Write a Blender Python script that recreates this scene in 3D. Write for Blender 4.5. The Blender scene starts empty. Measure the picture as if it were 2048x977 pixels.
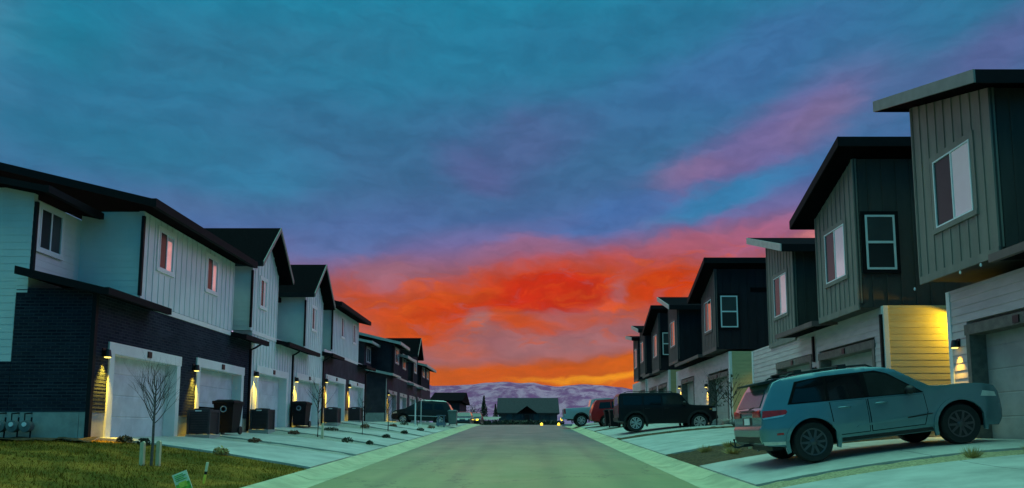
import bpy, bmesh, math, random
from mathutils import Vector, Matrix, noise as mnoise
R = math.radians
random.seed(7)
scene = bpy.context.scene
COL = scene.collection
MAT = {}

# ------------------------------------------------------------------ helpers
def s2l(c):
    out = []
    for v in c[:3]:
        v = v / 255.0
        out.append(v / 12.92 if v <= 0.04045 else ((v + 0.055) / 1.055) ** 2.4)
    return out

def top_of(o):
    while o.parent: o = o.parent
    return o

def tag(o, label, cat, group=None, kind=None):
    o['label'] = label; o['category'] = cat
    if group: o['group'] = group
    if kind: o['kind'] = kind
    return o

def thing(name, loc, label, cat, group=None, rz=0):
    o = bpy.data.objects.new(name, None); COL.objects.link(o)
    o.empty_display_size = .2
    o.location = loc; o.rotation_euler = (0, 0, rz)
    return tag(o, label, cat, group)

def obj(name, bm, mats, parent=None, smooth=None, local=False, loc=None, normals=True):
    """link bm as one object. world coordinates are shifted to the root's origin unless local"""
    if normals: bmesh.ops.recalc_face_normals(bm, faces=bm.faces[:])
    if parent is not None and not local:
        l = top_of(parent).location
        for v in bm.verts: v.co -= l
    if parent is None and loc is not None:
        for v in bm.verts: v.co -= Vector(loc)
    me = bpy.data.meshes.new(name); bm.to_mesh(me); bm.free()
    for m in (mats if isinstance(mats, (list, tuple)) else [mats]): me.materials.append(m)
    if smooth is not None:
        for p in me.polygons: p.use_smooth = True
        me.set_sharp_from_angle(angle=R(smooth))
    o = bpy.data.objects.new(name, me); COL.objects.link(o)
    if parent is not None: o.parent = parent
    elif loc is not None: o.location = loc
    return o

def struct(name, bm, m, smooth=None):
    o = obj(name, bm, m, smooth=smooth); o['kind'] = 'structure'; return o

def copy_tree(o, parent=None):
    c = o.copy(); COL.objects.link(c); c.parent = parent
    for ch in o.children: copy_tree(ch, c)
    return c

def BM(): return bmesh.new()

def box(bm, x0, x1, y0, y1, z0, z1, mi=0):
    vs = [bm.verts.new(p) for p in ((x0,y0,z0),(x1,y0,z0),(x1,y1,z0),(x0,y1,z0),(x0,y0,z1),(x1,y0,z1),(x1,y1,z1),(x0,y1,z1))]
    for f in ((0,3,2,1),(4,5,6,7),(0,1,5,4),(1,2,6,5),(2,3,7,6),(3,0,4,7)):
        fc = bm.faces.new([vs[i] for i in f]); fc.material_index = mi
    return vs

def prism(bm, pts, d, mi=0):
    """closed prism from a planar loop of 3-D points, extruded by vector d"""
    d = Vector(d)
    a = [bm.verts.new(p) for p in pts]; b = [bm.verts.new(Vector(p) + d) for p in pts]
    n = len(a); fs = [bm.faces.new(a), bm.faces.new(b[::-1])]
    for i in range(n): fs.append(bm.faces.new((a[i], b[i], b[(i+1) % n], a[(i+1) % n])))
    for f in fs: f.material_index = mi

def tube(bm, pts, radii, seg=6, mi=0):
    pts = [Vector(p) for p in pts]
    if not isinstance(radii, (list, tuple)): radii = [radii] * len(pts)
    rings = []
    for i, p in enumerate(pts):
        t = (pts[min(i+1, len(pts)-1)] - pts[max(i-1, 0)]).normalized()
        u = t.cross(Vector((0, 0, 1)))
        if u.length < 1e-3: u = t.cross(Vector((1, 0, 0)))
        u.normalize(); w = t.cross(u)
        rings.append([bm.verts.new(p + (u*math.cos(2*math.pi*k/seg) + w*math.sin(2*math.pi*k/seg)) * radii[i]) for k in range(seg)])
    for a, b in zip(rings, rings[1:]):
        for k in range(seg):
            f = bm.faces.new((a[k], a[(k+1) % seg], b[(k+1) % seg], b[k])); f.material_index = mi
    for r in (rings[0][::-1], rings[-1]):
        f = bm.faces.new(r); f.material_index = mi

def lathe(bm, prof, seg=24, origin=(0,0,0), axis='y', mi=0):
    """profile of (r, h) turned about an axis through origin; h runs along the axis"""
    o = Vector(origin); rings = []
    for r, h in prof:
        ring = []
        for k in range(seg):
            a = 2*math.pi*k/seg; c, s = r*math.cos(a), r*math.sin(a)
            ring.append(bm.verts.new(o + Vector((c, h, s) if axis == 'y' else (c, s, h))))
        rings.append(ring)
    for a, b in zip(rings, rings[1:]):
        for k in range(seg):
            f = bm.faces.new((a[k], a[(k+1) % seg], b[(k+1) % seg], b[k])); f.material_index = mi
    for r in (rings[0][::-1], rings[-1]):
        f = bm.faces.new(r); f.material_index = mi

# ------------------------------------------------------------------ materials
class NT:
    def __init__(s, tree): s.t = tree; s.n = tree.nodes; s.l = tree.links
    def node(s, typ, **kw):
        n = s.n.new(typ)
        for k, v in kw.items(): setattr(n, k, v)
        return n
    def link(s, a, b): s.l.new(a, b)
    def math(s, op, a, b=None, c=None, clamp=False):
        n = s.node('ShaderNodeMath', operation=op, use_clamp=clamp)
        for i, v in enumerate((a, b, c)):
            if v is None: continue
            if isinstance(v, (int, float)): n.inputs[i].default_value = v
            else: s.link(v, n.inputs[i])
        return n.outputs[0]
    def mix(s, f, a, b, blend='MIX'):
        n = s.node('ShaderNodeMix', data_type='RGBA', blend_type=blend)
        for i, v in ((0, f), (6, a), (7, b)):
            if isinstance(v, (int, float)): n.inputs[i].default_value = v
            elif isinstance(v, (tuple, list)): n.inputs[i].default_value = (*v[:3], 1)
            else: s.link(v, n.inputs[i])
        return n.outputs[2]
    def maprange(s, v, a, b, c=0., d=1., smooth=True):
        n = s.node('ShaderNodeMapRange', interpolation_type='SMOOTHSTEP' if smooth else 'LINEAR')
        s.link(v, n.inputs[0])
        for i, x in enumerate((a, b, c, d)): n.inputs[i+1].default_value = x
        return n.outputs[0]
    def noise(s, vec, scale, detail=4, rough=.55, dist=0.):
        n = s.node('ShaderNodeTexNoise')
        n.inputs['Scale'].default_value = scale; n.inputs['Detail'].default_value = detail
        n.inputs['Roughness'].default_value = rough; n.inputs['Distortion'].default_value = dist
        if vec is not None: s.link(vec, n.inputs['Vector'])
        return n
    def ramp(s, v, stops, mode='LINEAR'):
        n = s.node('ShaderNodeValToRGB'); cr = n.color_ramp; cr.interpolation = mode
        while len(cr.elements) > 1: cr.elements.remove(cr.elements[-1])
        cr.elements[0].position = stops[0][0]; cr.elements[0].color = (*stops[0][1], 1)
        for p, c in stops[1:]:
            e = cr.elements.new(p); e.color = (*c, 1)
        s.link(v, n.inputs[0]); return n.outputs[0]

def base_mat(name):
    m = bpy.data.materials.new(name); m.use_nodes = True
    nt = NT(m.node_tree); b = m.node_tree.nodes['Principled BSDF']
    return m, nt, b

def mat(name, col, rough=.6, var=.18, scale=3., spec=.4, metal=0., bump=0., bscale=40., stretch=None, coat=0., col2=None, emit=None, estr=0., dirt=0.):
    m, nt, b = base_mat(name)
    g = nt.node('ShaderNodeNewGeometry')
    vec = g.outputs['Position']
    if stretch:
        mp = nt.node('ShaderNodeMapping'); mp.inputs['Scale'].default_value = stretch
        nt.link(vec, mp.inputs['Vector']); vec = mp.outputs[0]
    n = nt.noise(vec, scale, 6, .6)
    lo = [c * (1 - var) for c in col]; hi = [min(1, c * (1 + var)) for c in col]
    if col2: lo, hi = col, col2
    f = nt.maprange(n.outputs[0], .3, .7)
    c = nt.mix(f, lo, hi)
    if dirt:
        n2 = nt.noise(vec, scale * .35, 5, .7)
        c = nt.mix(nt.math('MULTIPLY', nt.maprange(n2.outputs[0], .5, .72), dirt), c, [x * .45 for x in col])
    nt.link(c, b.inputs['Base Color'])
    b.inputs['Roughness'].default_value = rough
    b.inputs['Specular IOR Level'].default_value = spec
    b.inputs['Metallic'].default_value = metal
    b.inputs['Coat Weight'].default_value = coat
    b.inputs['Coat Roughness'].default_value = .06
    if bump:
        n3 = nt.noise(vec, bscale, 6, .65)
        bp = nt.node('ShaderNodeBump'); bp.inputs['Strength'].default_value = bump; bp.inputs['Distance'].default_value = .02
        nt.link(n3.outputs[0], bp.inputs['Height']); nt.link(bp.outputs[0], b.inputs['Normal'])
    if emit:
        b.inputs['Emission Color'].default_value = (*emit, 1); b.inputs['Emission Strength'].default_value = estr
    MAT[name] = m
    return m

def lines_mat(name, col, period, axis='z', width=.06, rough=.55, depth=.012, spec=.4, var=.12):
    """painted panel surface with evenly spaced grooves (garage door sections)"""
    m, nt, b = base_mat(name)
    g = nt.node('ShaderNodeNewGeometry'); tc = nt.node('ShaderNodeTexCoord')
    sx = nt.node('ShaderNodeSeparateXYZ'); nt.link(tc.outputs['Object'], sx.inputs[0])
    f = nt.math('FRACT', nt.math('DIVIDE', sx.outputs['XYZ'.index(axis.upper())], period))
    edge = nt.math('MINIMUM', f, nt.math('SUBTRACT', 1, f))
    h = nt.maprange(edge, 0, width)
    n = nt.noise(g.outputs['Position'], 2.5, 5)
    c = nt.mix(nt.maprange(n.outputs[0], .3, .7), [x*(1-var) for x in col], [min(1, x*(1+var)) for x in col])
    nt.link(c, b.inputs['Base Color'])
    bp = nt.node('ShaderNodeBump'); bp.inputs['Strength'].default_value = .9; bp.inputs['Distance'].default_value = depth
    nt.link(h, bp.inputs['Height']); nt.link(bp.outputs[0], b.inputs['Normal'])
    b.inputs['Roughness'].default_value = rough; b.inputs['Specular IOR Level'].default_value = spec
    MAT[name] = m; return m

WHITE = mat('white_siding', (.70,.70,.70), .6, .06, 1.2, bump=.15, bscale=60)
WTRIM = mat('white_trim', (.78,.77,.75), .5, .05, 2)
def brick_mat(name, c1, c2, mortar):
    m, nt, b = base_mat(name)
    g = nt.node('ShaderNodeNewGeometry'); sx = nt.node('ShaderNodeSeparateXYZ'); nt.link(g.outputs['Position'], sx.inputs[0])
    cb = nt.node('ShaderNodeCombineXYZ'); nt.link(nt.math('ADD', sx.outputs[0], sx.outputs[1]), cb.inputs[0]); nt.link(sx.outputs[2], cb.inputs[1])
    br = nt.node('ShaderNodeTexBrick'); nt.link(cb.outputs[0], br.inputs['Vector'])
    for k, v in (('Scale', 1.), ('Mortar Size', .011), ('Mortar Smooth', .2), ('Brick Width', .22), ('Row Height', .075)): br.inputs[k].default_value = v
    br.inputs['Color1'].default_value = (*c1, 1); br.inputs['Color2'].default_value = (*c2, 1); br.inputs['Mortar'].default_value = (*mortar, 1)
    n = nt.noise(g.outputs['Position'], 1.2, 5); c = nt.mix(nt.maprange(n.outputs[0], .3, .7, 0, .35), br.outputs[0], [x*.5 for x in c1])
    nt.link(c, b.inputs['Base Color']); b.inputs['Roughness'].default_value = .85; b.inputs['Specular IOR Level'].default_value = .1
    bp = nt.node('ShaderNodeBump'); bp.invert = True; bp.inputs['Strength'].default_value = .8; bp.inputs['Distance'].default_value = .012
    nt.link(br.outputs['Fac'], bp.inputs['Height']); nt.link(bp.outputs[0], b.inputs['Normal'])
    MAT[name] = m; return m
DARKSID = brick_mat('charcoal_brick', (.013,.018,.032), (.030,.036,.055), (.055,.06,.075))
BROWNSID = mat('dark_brown_siding', (.055,.042,.055), .8, .2, 2., spec=.12)
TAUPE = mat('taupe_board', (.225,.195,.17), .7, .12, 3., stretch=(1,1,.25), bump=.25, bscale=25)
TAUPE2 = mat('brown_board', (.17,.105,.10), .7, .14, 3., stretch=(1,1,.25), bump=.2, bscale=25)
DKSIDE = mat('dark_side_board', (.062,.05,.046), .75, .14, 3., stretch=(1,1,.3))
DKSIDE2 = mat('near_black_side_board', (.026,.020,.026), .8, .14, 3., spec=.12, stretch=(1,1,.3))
GREYSID = mat('pale_lap_siding', (.62,.48,.47), .6, .1, 1.5, stretch=(1,1,4), bump=.15, bscale=40)
TANSID = mat('tan_lap_siding', (.50,.44,.24), .55, .08, 1.5, stretch=(1,1,4), bump=.1, bscale=40)
ROOF = mat('dark_shingle', (.005,.004,.0055), .95, .35, 14., spec=.03, bump=.5, bscale=60)
FASC = mat('dark_fascia', (.008,.007,.009), .7, .15, 4., spec=.12)
PALEF = mat('pale_fascia', (.42,.40,.38), .5, .1, 4.)
GREYF = mat('grey_fascia', (.20,.20,.19), .5, .1, 4.)
PIPE = mat('black_pipe', (.010,.009,.011), .6, .1, 4., spec=.2)
FOUND = mat('foundation_concrete', (.36,.35,.33), .85, .16, 3., bump=.3, bscale=30, dirt=.4)
GDOORW = lines_mat('white_garage_door', (.62,.63,.66), .53, width=.05)
GDOORT = lines_mat('taupe_garage_door', (.38,.36,.33), .53, width=.05)
GDARK = mat('dark_interior', (.012,.010,.010), .9, .2, 2)
DTRIM = mat('dark_wood_trim', (.15,.13,.11), .6, .25, 6., bump=.2)
BLACKM = mat('black_metal', (.010,.010,.011), .45, .1, 5.)
FRAMEW = mat('vinyl_window_frame', (.75,.78,.80), .4, .04, 3.)
def glassmat(name, col, rough=.03, spec=1.0, ior=1.9):
    m, nt, b = base_mat(name)
    g = nt.node('ShaderNodeNewGeometry'); n = nt.noise(g.outputs['Position'], 1.3, 3)
    c = nt.mix(n.outputs[0], [x*.8 for x in col], [x*1.2 for x in col]); nt.link(c, b.inputs['Base Color'])
    bp = nt.node('ShaderNodeBump'); bp.inputs['Strength'].default_value = .03; bp.inputs['Distance'].default_value = .05
    nt.link(nt.noise(g.outputs['Position'], 1.6, 1).outputs[0], bp.inputs['Height']); nt.link(bp.outputs[0], b.inputs['Normal'])
    b.inputs['Roughness'].default_value = rough; b.inputs['IOR'].default_value = ior
    b.inputs['Specular IOR Level'].default_value = spec * .5
    MAT[name] = m; return m
GLASS = glassmat('blind_backed_glass', (.62,.62,.64), .02, 1., 3.0)
GLASSD = glassmat('screened_glass', (.035,.036,.04), .25, .35, 1.5)
GLASSM = glassmat('dim_window_glass', (.06,.065,.07), .04, .6, 1.5)
LENS = mat('lit_lamp_lens', (.9,.8,.4), .4, 0, 1, emit=(1,.78,.16), estr=2.2)
GLASSO = glassmat('mirror_glass', (.10,.09,.09), .03, 1., 5.5)
# grounds
def asphalt():
    m, nt, b = base_mat('asphalt')
    g = nt.node('ShaderNodeNewGeometry'); p = g.outputs['Position']
    mp = nt.node('ShaderNodeMapping'); mp.inputs['Scale'].default_value = (1,.12,1); nt.link(p, mp.inputs[0])
    n1 = nt.noise(mp.outputs[0], .9, 6, .65); n2 = nt.noise(p, 70, 3, .7); n3 = nt.noise(p, .6, 5, .6)
    sx = nt.node('ShaderNodeSeparateXYZ'); nt.link(p, sx.inputs[0])
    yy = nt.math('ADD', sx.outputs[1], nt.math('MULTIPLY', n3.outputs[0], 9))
    near_sheen = nt.mix(nt.maprange(n1.outputs[0], .3, .7), (.30,.29,.115), (.39,.36,.15))
    far_dim = nt.mix(nt.maprange(n1.outputs[0], .3, .7), (.105,.10,.10), (.15,.14,.13))
    c = nt.mix(nt.maprange(yy, 14, 44), near_sheen, far_dim)  # near yellow-green sheen and dimmer far road painted into the colour
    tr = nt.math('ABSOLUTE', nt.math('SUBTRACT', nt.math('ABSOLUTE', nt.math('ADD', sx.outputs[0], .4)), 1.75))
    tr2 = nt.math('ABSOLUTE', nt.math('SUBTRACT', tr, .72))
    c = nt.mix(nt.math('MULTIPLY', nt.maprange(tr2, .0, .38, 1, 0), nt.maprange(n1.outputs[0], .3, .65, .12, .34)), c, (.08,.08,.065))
    c = nt.mix(nt.math('MULTIPLY', nt.maprange(nt.noise(p, 2.2, 6, .7).outputs[0], .58, .72), .35), c, (.10,.10,.08))
    vo = nt.node('ShaderNodeTexVoronoi', feature='DISTANCE_TO_EDGE'); vo.inputs['Scale'].default_value = .22
    wp = nt.node('ShaderNodeVectorMath', operation='ADD'); wv = nt.node('ShaderNodeVectorMath', operation='SCALE'); wv.inputs['Scale'].default_value = 1.6
    nt.link(nt.noise(p, .9, 5, .7).outputs['Color'], wv.inputs[0]); nt.link(p, wp.inputs[0]); nt.link(wv.outputs[0], wp.inputs[1]); nt.link(wp.outputs[0], vo.inputs['Vector'])
    c = nt.mix(nt.maprange(vo.outputs['Distance'], .0, .006, .75, 0), c, (.03,.03,.03))
    c = nt.mix(nt.math('MULTIPLY', nt.maprange(n2.outputs[0], .45, .75), .4), c, (.36,.34,.22))
    nt.link(c, b.inputs['Base Color'])
    nt.link(nt.maprange(n3.outputs[0], .3, .7, .46, .58), b.inputs['Roughness'])
    b.inputs['Specular IOR Level'].default_value = .4
    bp = nt.node('ShaderNodeBump'); bp.inputs['Strength'].default_value = .4; bp.inputs['Distance'].default_value = .006
    nt.link(n2.outputs[0], bp.inputs['Height']); nt.link(bp.outputs[0], b.inputs['Normal'])
    return m
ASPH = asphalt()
CONC = mat('driveway_concrete', (.45,.45,.40), .65, .16, 1.3, spec=.3, bump=.3, bscale=50, dirt=.38)
CURBC = mat('gutter_concrete', (.51,.485,.29), .65, .18, 1.6, spec=.3, bump=.3, bscale=40, dirt=.6)
def lawn():
    m, nt, b = base_mat('lawn_grass')
    g = nt.node('ShaderNodeNewGeometry'); p = g.outputs['Position']
    n1 = nt.noise(p, .9, 5, .6, .4); n2 = nt.noise(p, 9, 6, .7); n3 = nt.noise(p, 55, 3, .7)
    c = nt.mix(nt.maprange(n1.outputs[0], .36, .66), (.085,.075,.008), (.36,.18,.025))
    c = nt.mix(nt.math('MULTIPLY', nt.maprange(n2.outputs[0], .45, .7), .55), c, (.07,.05,.006))
    c = nt.mix(nt.math('MULTIPLY', nt.maprange(n3.outputs[0], .5, .75), .5), c, (.5,.3,.06))
    nt.link(c, b.inputs['Base Color']); b.inputs['Roughness'].default_value = .95; b.inputs['Specular IOR Level'].default_value = .1
    bp = nt.node('ShaderNodeBump'); bp.inputs['Strength'].default_value = .8; bp.inputs['Distance'].default_value = .03
    nt.link(n3.outputs[0], bp.inputs['Height']); nt.link(bp.outputs[0], b.inputs['Normal'])
    return m
LAWN = lawn()
GRASSB = mat('grass_blade', (.10,.08,.008), .8, .4, .9, spec=.05, col2=(.33,.18,.022))
GRAVEL = mat('pale_gravel', (.26,.25,.20), .9, .2, 30., col2=(.46,.45,.37), bump=.8, bscale=55)
TANGRAVEL = mat('tan_gravel', (.20,.17,.09), .9, .2, 22., col2=(.52,.44,.24), bump=.9, bscale=45)
MULCH = mat('bark_mulch', (.035,.022,.010), .95, .2, 18., col2=(.12,.075,.03), bump=1., bscale=60)
DIRT = mat('dry_ground', (.10,.085,.05), .95, .2, .8, col2=(.2,.18,.12), bump=.5, bscale=20)
STRAW = mat('dry_straw', (.34,.24,.08), .9, .3, 20, col2=(.55,.42,.16))
SHRUBD = mat('dark_shrub_leaf', (.030,.034,.020), .8, .3, 25, col2=(.07,.07,.04))
SHRUBR = mat('russet_shrub_leaf', (.12,.05,.025), .8, .3, 25, col2=(.22,.10,.05))
BARK = mat('dark_bark', (.045,.035,.028), .85, .3, 30, bump=.4)
TWIG = mat('grey_twig_bark', (.11,.095,.085), .85, .3, 30)
PALEWOOD = mat('pale_stake_wood', (.62,.56,.36), .7, .15, 8, stretch=(4,4,.5))
ROCK = mat('landscape_rock', (.16,.15,.14), .9, .2, 5., col2=(.34,.32,.30), bump=.8, bscale=12)

# ------------------------------------------------------------------ camera (eye at the origin)
F = 1400.0; PX, PY = 1050.0, 715.0; PITCH = R(6)
cam = bpy.data.cameras.new('camera'); camo = bpy.data.objects.new('camera', cam); COL.objects.link(camo)
cam.sensor_fit = 'HORIZONTAL'; cam.sensor_width = 36.0; cam.lens = 36.0 * F / 2048
cam.shift_x = -(PX - 1024) / 2048; cam.shift_y = (PY - 488.5) / 2048
cam.clip_start = .05; cam.clip_end = 20000
camo.location = (0, 0, 0); camo.rotation_euler = (R(90) + PITCH, 0, 0)
scene.camera = camo

def azel(px, py):
    dx = (px - PX) / F; v = (PY - py) / F
    dy = math.cos(PITCH) - v * math.sin(PITCH); dz = math.sin(PITCH) + v * math.cos(PITCH)
    return math.degrees(math.atan2(dx, dy)), math.degrees(math.atan2(dz, math.hypot(dx, dy)))

# ------------------------------------------------------------------ sky
def build_sky():
    w = bpy.data.worlds.new('World'); scene.world = w; w.use_nodes = True
    nt = NT(w.node_tree); bg = w.node_tree.nodes['Background']
    tc = nt.node('ShaderNodeTexCoord'); d = tc.outputs['Generated']
    sx = nt.node('ShaderNodeSeparateXYZ'); nt.link(d, sx.inputs[0])
    az = nt.math('MULTIPLY', nt.math('ARCTAN2', sx.outputs[0], sx.outputs[1]), 57.2958)
    el = nt.math('MULTIPLY', nt.math('ARCSINE', sx.outputs[2]), 57.2958)
    cb = nt.node('ShaderNodeCombineXYZ'); nt.link(az, cb.inputs[0]); nt.link(el, cb.inputs[1]); P0 = cb.outputs[0]
    def warp(vec, scale, amt, stretch=(1,1,1), detail=5):
        mp = nt.node('ShaderNodeMapping'); mp.inputs['Scale'].default_value = stretch; nt.link(vec, mp.inputs[0])
        n = nt.noise(mp.outputs[0], scale, detail, .58)
        sb = nt.node('ShaderNodeVectorMath', operation='SUBTRACT'); nt.link(n.outputs['Color'], sb.inputs[0]); sb.inputs[1].default_value = (.5,.5,.5)
        ml = nt.node('ShaderNodeVectorMath', operation='MULTIPLY'); nt.link(sb.outputs[0], ml.inputs[0]); ml.inputs[1].default_value = amt
        ad = nt.node('ShaderNodeVectorMath', operation='ADD'); nt.link(vec, ad.inputs[0]); nt.link(ml.outputs[0], ad.inputs[1])
        return ad.outputs[0]
    P1 = warp(warp(P0, .2, (5, 3.2, 0), (.7, 1.4, 1), 3), 1.1, (1.7, 1.1, 0), (.6, 1.4, 1), 6)
    PB = warp(P0, .12, (9, 6, 0), (.6, 1.3, 1))
    sp = nt.node('ShaderNodeSeparateXYZ'); nt.link(PB, sp.inputs[0])
    sp1 = nt.node('ShaderNodeSeparateXYZ'); nt.link(P1, sp1.inputs[0])
    # elevation bands, higher on the right
    azc = nt.math('MINIMUM', nt.math('MAXIMUM', az, -40), 40)
    sm = nt.math('ADD', nt.math('MULTIPLY', el, .8), nt.math('MULTIPLY', sp.outputs[1], .2))
    e2 = nt.math('SUBTRACT', sm, nt.math('MULTIPLY', azc, .085))
    t = nt.math('DIVIDE', nt.math('ADD', e2, 5), 65, clamp=True)
    def T(y_el): return (y_el + 5) / 65
    C = s2l
    stops = [(T(-4), C((225,120,0))), (T(2.6), C((218,100,0))), (T(4.2), C((206,86,0))), (T(5.1), C((190,84,16))), (T(6.2), C((158,100,108))), (T(8.5), C((160,94,96))),
             (T(11), C((176,80,74))), (T(13.4), C((152,92,112))), (T(15.4), C((112,106,160))), (T(17.3), C((70,106,160))),
             (T(20.5), C((54,110,152))), (T(25), C((44,116,154))), (T(30), C((32,124,158))), (T(34), C((28,128,160))), (T(40), C((26,132,160))),
             (T(50), (.05,.34,.40)), (T(59), (.78,2.25,1.85))]  # zenith glow added above the view to light the ground
    col = nt.ramp(t, stops)
    def blob(px, py, a, b, rot, c, amt, soft=(.35, 1.15), vec=P1):
        nonlocal col
        a0, e0 = azel(px, py)
        mp = nt.node('ShaderNodeMapping', vector_type='TEXTURE'); nt.link(vec, mp.inputs[0])
        mp.inputs['Location'].default_value = (a0, e0, 0); mp.inputs['Rotation'].default_value = (0, 0, R(rot))
        mp.inputs['Scale'].default_value = (a / 24.4, b / 24.4, 1)
        ln = nt.node('ShaderNodeVectorMath', operation='LENGTH'); nt.link(mp.outputs[0], ln.inputs[0])
        mk = nt.maprange(ln.outputs['Value'], soft[0], soft[1], amt, 0)
        col = nt.mix(mk, col, c if max(c) <= 3 else C(c))
    # blue-grey banks in the upper sky
    blob(960, 330, 420, 130, 8, (62,100,148), .75, (.1,1.2), PB)
    blob(700, 260, 260, 90, -8, (48,106,146), .6, (.1,1.2), PB)
    blob(1060, 300, 150, 70, 15, (84,98,150), .5, (.1,1.2), PB)
    blob(940, 330, 110, 40, -10, (92,94,150), .5, (.1,1.2), PB)
    blob(330, 110, 240, 50, 12, (44,112,146), .6, (.1,1.2), PB)
    blob(600, 80, 330, 60, 6, (46,112,146), .5, (.1,1.2), PB)
    blob(250, 270, 330, 60, 4, (22,118,150), .55, (.1,1.2), PB)
    blob(90, 60, 160, 90, 0, (16,124,152), .6, (.1,1.2), PB)
    blob(380, 395, 110, 40, 0, (78,112,160), .6, (.1,1.2), PB)
    blob(520, 350, 190, 60, 6, (42,128,168), .7, (.1,1.2), PB)
    blob(1500, 120, 420, 110, 12, (62,108,162), .75, (.1,1.2), PB)
    blob(1960, 90, 160, 60, 12, (92,96,152), .7, (.1,1.2), PB)
    blob(1250, 60, 400, 70, 5, (40,110,148), .5, (.1,1.2), PB)
    # violet streak on the right
    blob(1540, 280, 290, 80, 22, (106,102,162), .85, (.1,1.25), PB)
    blob(1530, 280, 230, 56, 23, (116,104,154), .75, (.05,1.3))
    blob(1380, 342, 110, 32, 12, (140,106,144), .55, (.05,1.25))
    blob(1640, 240, 100, 50, 25, (132,110,146), .5, (.05,1.2))
    # clear blue gap
    blob(1440, 395, 200, 42, 14, (44,128,176), .9, (.3,1.1))
    blob(1210, 440, 190, 38, 10, (62,110,170), .8, (.2,1.1))
    blob(700, 470, 220, 60, 18, (74,108,164), .8, (.2,1.15))
    # pink shelf and the red clouds
    blob(1500, 470, 170, 40, 8, (164,98,134), .9, (.3,1.1))
    blob(1300, 505, 260, 36, 6, (172,88,106), .75, (.3,1.1))
    blob(1060, 500, 150, 34, 6, (158,100,128), .7, (.2,1.1))
    blob(800, 545, 120, 44, -4, (156,102,122), .8, (.2,1.1))
    blob(1080, 570, 380, 62, 6, (198,66,14), .9, (.2,1.1))
    blob(850, 620, 220, 62, 14, (206,70,0), .95, (.2,1.1))
    blob(720, 595, 110, 52, -10, (194,68,30), .9, (.2,1.1))
    blob(1330, 570, 200, 58, 2, (202,68,6), .9, (.2,1.1))
    blob(900, 625, 130, 34, 14, (200,56,0), .95, (.3,1.1))
    blob(830, 665, 120, 40, 8, (204,70,0), .95, (.3,1.1))
    blob(1090, 585, 175, 48, 2, (202,36,0), .95, (.4,1.1))
    blob(1340, 570, 85, 40, 0, (202,58,0), .95, (.4,1.05))
    blob(1045, 650, 90, 28, -8, (206,72,8), .9, (.3,1.1))
    blob(1215, 605, 40, 20, 0, (220,84,40), .8, (.3,1.1))
    blob(1160, 640, 130, 22, 4, (190,84,64), .7, (.2,1.1))
    blob(960, 640, 42, 34, 60, (158,108,110), .8, (.2,1.1))
    blob(1130, 690, 210, 36, 3, (166,108,112), .85, (.2,1.1))
    blob(1245, 575, 36, 22, 40, (168,104,112), .6, (.2,1.1))
    blob(900, 705, 120, 26, 0, (190,96,80), .7, (.2,1.1))
    # the glowing band on the hills
    blob(1080, 750, 340, 30, 3, (206,84,0), .95, (.5,1.05))
    blob(1270, 730, 150, 34, 6, (214,96,0), .9, (.4,1.05))
    blob(1200, 761, 230, 14, 2, (250,160,6), .85, (.1,1.1))
    # glow patches added outside the view to light walls and brighten window reflections
    def dblob(a0, e0, a, b, c, amt, soft=(.3, 1.1)):
        nonlocal col
        px = None; mp = nt.node('ShaderNodeMapping', vector_type='TEXTURE'); nt.link(P1, mp.inputs[0])
        mp.inputs['Location'].default_value = (a0, e0, 0); mp.inputs['Scale'].default_value = (a, b, 1)
        ln = nt.node('ShaderNodeVectorMath', operation='LENGTH'); nt.link(mp.outputs[0], ln.inputs[0])
        col = nt.mix(nt.maprange(ln.outputs['Value'], soft[0], soft[1], amt, 0), col, c)
    dblob(78, 27, 38, 24, (1.05,1.0,1.95), .95)
    dblob(29, 11, 9, 5.5, (2.4,.80,.66), .95)
    dblob(-55, 9, 13, 6, (.55,.62,.78), .85)
    dblob(-74, 26, 36, 22, (.50,.72,.95), .9)
    dblob(-37, 11, 9, 4.8, (.48,.80,1.0), .9)
    dblob(-25, 9, 7, 5, (.75,.66,1.0), .9)
    # broken lit streaks inside the sunset bank
    mp = nt.node('ShaderNodeMapping'); mp.inputs['Scale'].default_value = (.45, 1.3, 1); mp.inputs['Rotation'].default_value = (0, 0, R(-6)); nt.link(P1, mp.inputs[0])
    st = nt.noise(mp.outputs[0], .62, 9, .64, .5)
    bank = nt.math('MULTIPLY', nt.maprange(e2, 5.2, 7.5), nt.maprange(e2, 12.6, 14.6, 1, 0))
    col = nt.mix(nt.math('MULTIPLY', nt.maprange(st.outputs[0], .50, .66), nt.math('MULTIPLY', bank, .55)), col, C((216,84,10)))
    col = nt.mix(nt.math('MULTIPLY', nt.maprange(st.outputs[0], .47, .33), nt.math('MULTIPLY', bank, .36)), col, C((152,92,104)))
    mp = nt.node('ShaderNodeMapping'); mp.inputs['Scale'].default_value = (.5, 1.5, 1); mp.inputs['Rotation'].default_value = (0, 0, R(10)); nt.link(P1, mp.inputs[0])
    tex = nt.noise(mp.outputs[0], .5, 9, .62, .1)
    gain = nt.maprange(tex.outputs[0], .28, .72, .86, 1.10)
    gc = nt.node('ShaderNodeCombineColor')
    for k in range(3): nt.link(nt.math('POWER', gain, (1.25, 1., .85)[k]), gc.inputs[k])
    col = nt.mix(1., col, gc.outputs[0], 'MULTIPLY')
    # far away from the glow the sky falls to a dim teal
    front = nt.maprange(sx.outputs[1], -.45, .10)
    up = nt.maprange(el, 38, 62)
    side = nt.math('MAXIMUM', front, up)
    col = nt.mix(side, (.0,.20,.36), col)
    low = nt.maprange(el, -6, -1)
    col = nt.mix(low, (.02,.03,.03), col)
    sky = nt.node('ShaderNodeTexSky', sky_type='NISHITA'); sky.sun_disc = False
    sky.sun_elevation = R(5); sky.sun_rotation = R(-18)
    tot = nt.mix(.0008, col, sky.outputs[0], 'ADD')
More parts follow.
